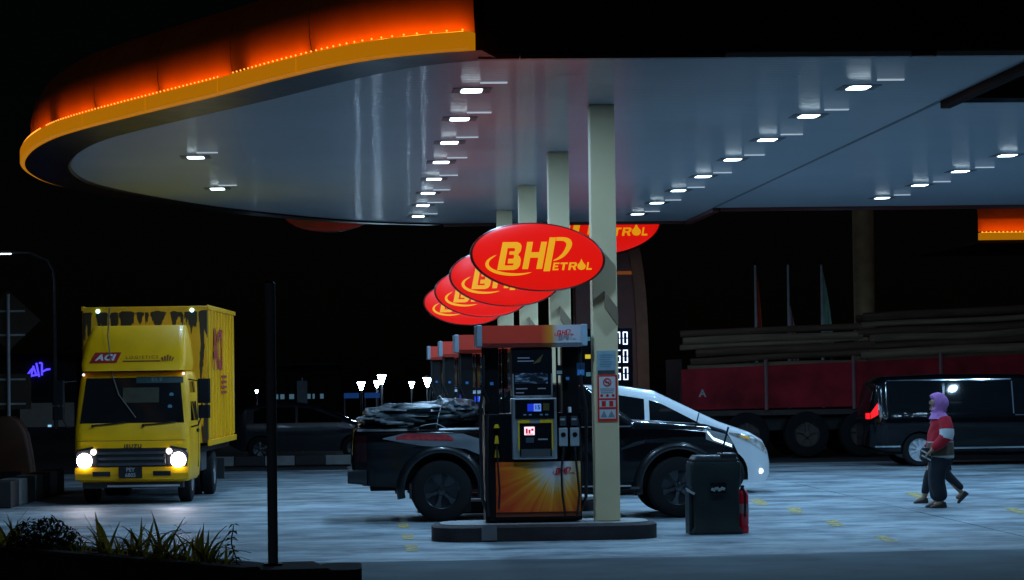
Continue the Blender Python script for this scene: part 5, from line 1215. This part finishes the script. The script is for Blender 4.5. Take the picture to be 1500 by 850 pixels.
LEAF2 = mat('dark_leaf', (.03, .05, .014), .55, var=.3)
def translucent(m, col, f):
    N, L = nodes_of(m); b = N['Principled BSDF']; tr = N.new('ShaderNodeBsdfTranslucent'); tr.inputs['Color'].default_value = (*col, 1)
    mx = N.new('ShaderNodeMixShader'); mx.inputs[0].default_value = f; out = [n for n in N if n.type == 'OUTPUT_MATERIAL'][0]
    L.new(b.outputs[0], mx.inputs[1]); L.new(tr.outputs[0], mx.inputs[2]); L.new(mx.outputs[0], out.inputs['Surface'])
translucent(LEAF, (.55, .42, .05), .5); translucent(LEAF2, (.06, .06, .012), .35)
blades = []
for s_ in range(5):
    n = 9; Lb = .42; bend = .15 + .16 * s_; vs = []
    for i in range(n + 1):
        u = i / n; a = bend * u * 1.9; w = .021 * (1 - u ** 2.2) * (.55 + .45 * min(1, u * 4)) + .0004
        x = Lb * (math.sin(a * .5) * u * 1.0); z = Lb * u * math.cos(a * .62)
        vs += [(x, -w, z + .003), (x, 0, z - .002), (x, w, z + .003)]
    fs = []
    for i in range(n):
        for j in range(2): q = i * 3 + j; fs.append((q, q + 1, q + 4, q + 3))
    me = MB().add(vs, fs).mesh('leaf'); me.materials.append(LEAF); smooth_mesh(me, 80); blades.append(me)
def clump(px, py, n, hgt, label, dy=0):
    p = G(px, py, zp - .06); yv = lerp([L0.x, L1.x], [L0.y, L1.y], p.x) + .35 + dy
    q = PY(px, py, yv); t = thing('strap_leaf_plant', label, 'plant', (q.x, yv, zp - .06), 0, 'strap-leaved plants in the planter')
    for i in range(n):
        o = bpy.data.objects.new('leaf', random.choice(blades)); COL.objects.link(o); o.parent = t
        s_ = hgt / .34 * random.uniform(.55, 1.1); o.scale = (s_ * random.uniform(.8, 1.5), s_ * random.uniform(.8, 1.2), s_)
        o.rotation_euler = (random.uniform(-.25, .25), random.uniform(-.05, .55), random.uniform(0, 2 * PI)); o.location = (random.uniform(-.06, .06), random.uniform(-.08, .08), 0)
CL = 'strap-leaved green plant arching over the planter wall'
for px, n, h in ((8, 16, .32), (120, 14, .16), (160, 22, .30), (205, 26, .26), (238, 20, .30), (268, 18, .22), (295, 24, .30), (322, 16, .18), (180, 14, .18), (250, 14, .16), (28, 10, .25)): clump(px, 820, n, h, CL, random.uniform(-.1, .25))
def shrub(px, wpx):
    yv = lerp([L0.x, L1.x], [L0.y, L1.y], PY(px, 800, 19).x) + .55; q = PY(px, 790, yv); t = thing('low_shrub', 'dense dark low shrub growing behind the planter wall', 'shrub', (q.x, yv, zp - .06))
    mb = MB()
    for i in range(1500):
        a = random.uniform(0, 2 * PI); r = random.random() ** .5; x = math.cos(a) * r * .27; y = math.sin(a) * r * .25
        z = random.random() * (.20 * math.sqrt(max(0, 1 - r * r)) + .05 + .05 * noise.noise(Vector((x * 9, y * 9, 0)))) + .02
        s_ = random.uniform(.012, .022); e = Euler((random.uniform(-1, 1), random.uniform(-1, 1), random.uniform(0, 6.3))).to_matrix()
        mb.add([Vector((x, y, z)) + e @ Vector(k) * s_ for k in ((-1.3, 0, 0), (0, -.5, .12), (1.3, 0, 0), (0, .5, .12))], [(0, 1, 2), (0, 2, 3)])
    o = mb.build('foliage', LEAF2, t); o['kind'] = 'stuff'
    for k in range(5): MB().tube([(0, 0, 0), (random.uniform(-.15, .15), random.uniform(-.12, .12), .2)], [.012, .004], 5).build('stem', mat('stem', (.04, .03, .02), .8), t)
shrub(66, 80); 
def sprig():
    yv = L1.y + .4; q = PY(345, 822, yv); t = thing('leafy_sprig', 'single upright sprig with small paired leaves beside the slim post', 'plant', (q.x, yv, zp - .05)); H_ = .30
    pts = [(.012 * math.sin(k * 1.1) - .01 * k * .3, 0, H_ * k / 7) for k in range(8)]
    MB().tube(pts, [.005] * 7 + [.002], 6).build('stem', MATS['stem'], t)
    lf = MB().add([(0, 0, 0), (.018, -.016, .004), (.04, 0, -.012), (.018, .016, .004)], [(0, 1, 2), (0, 2, 3)]).mesh('leaf'); lf.materials.append(LEAF2)
    for k in range(1, 8):
        for sd in (0, PI):
            o = bpy.data.objects.new('leaf', lf); COL.objects.link(o); o.parent = t; o.location = pts[k]; o.rotation_euler = (random.uniform(-.7, .7), random.uniform(-.2, .6), sd + random.uniform(-.5, .5)); o.scale = [random.uniform(.8, 1.25)] * 3
sprig()
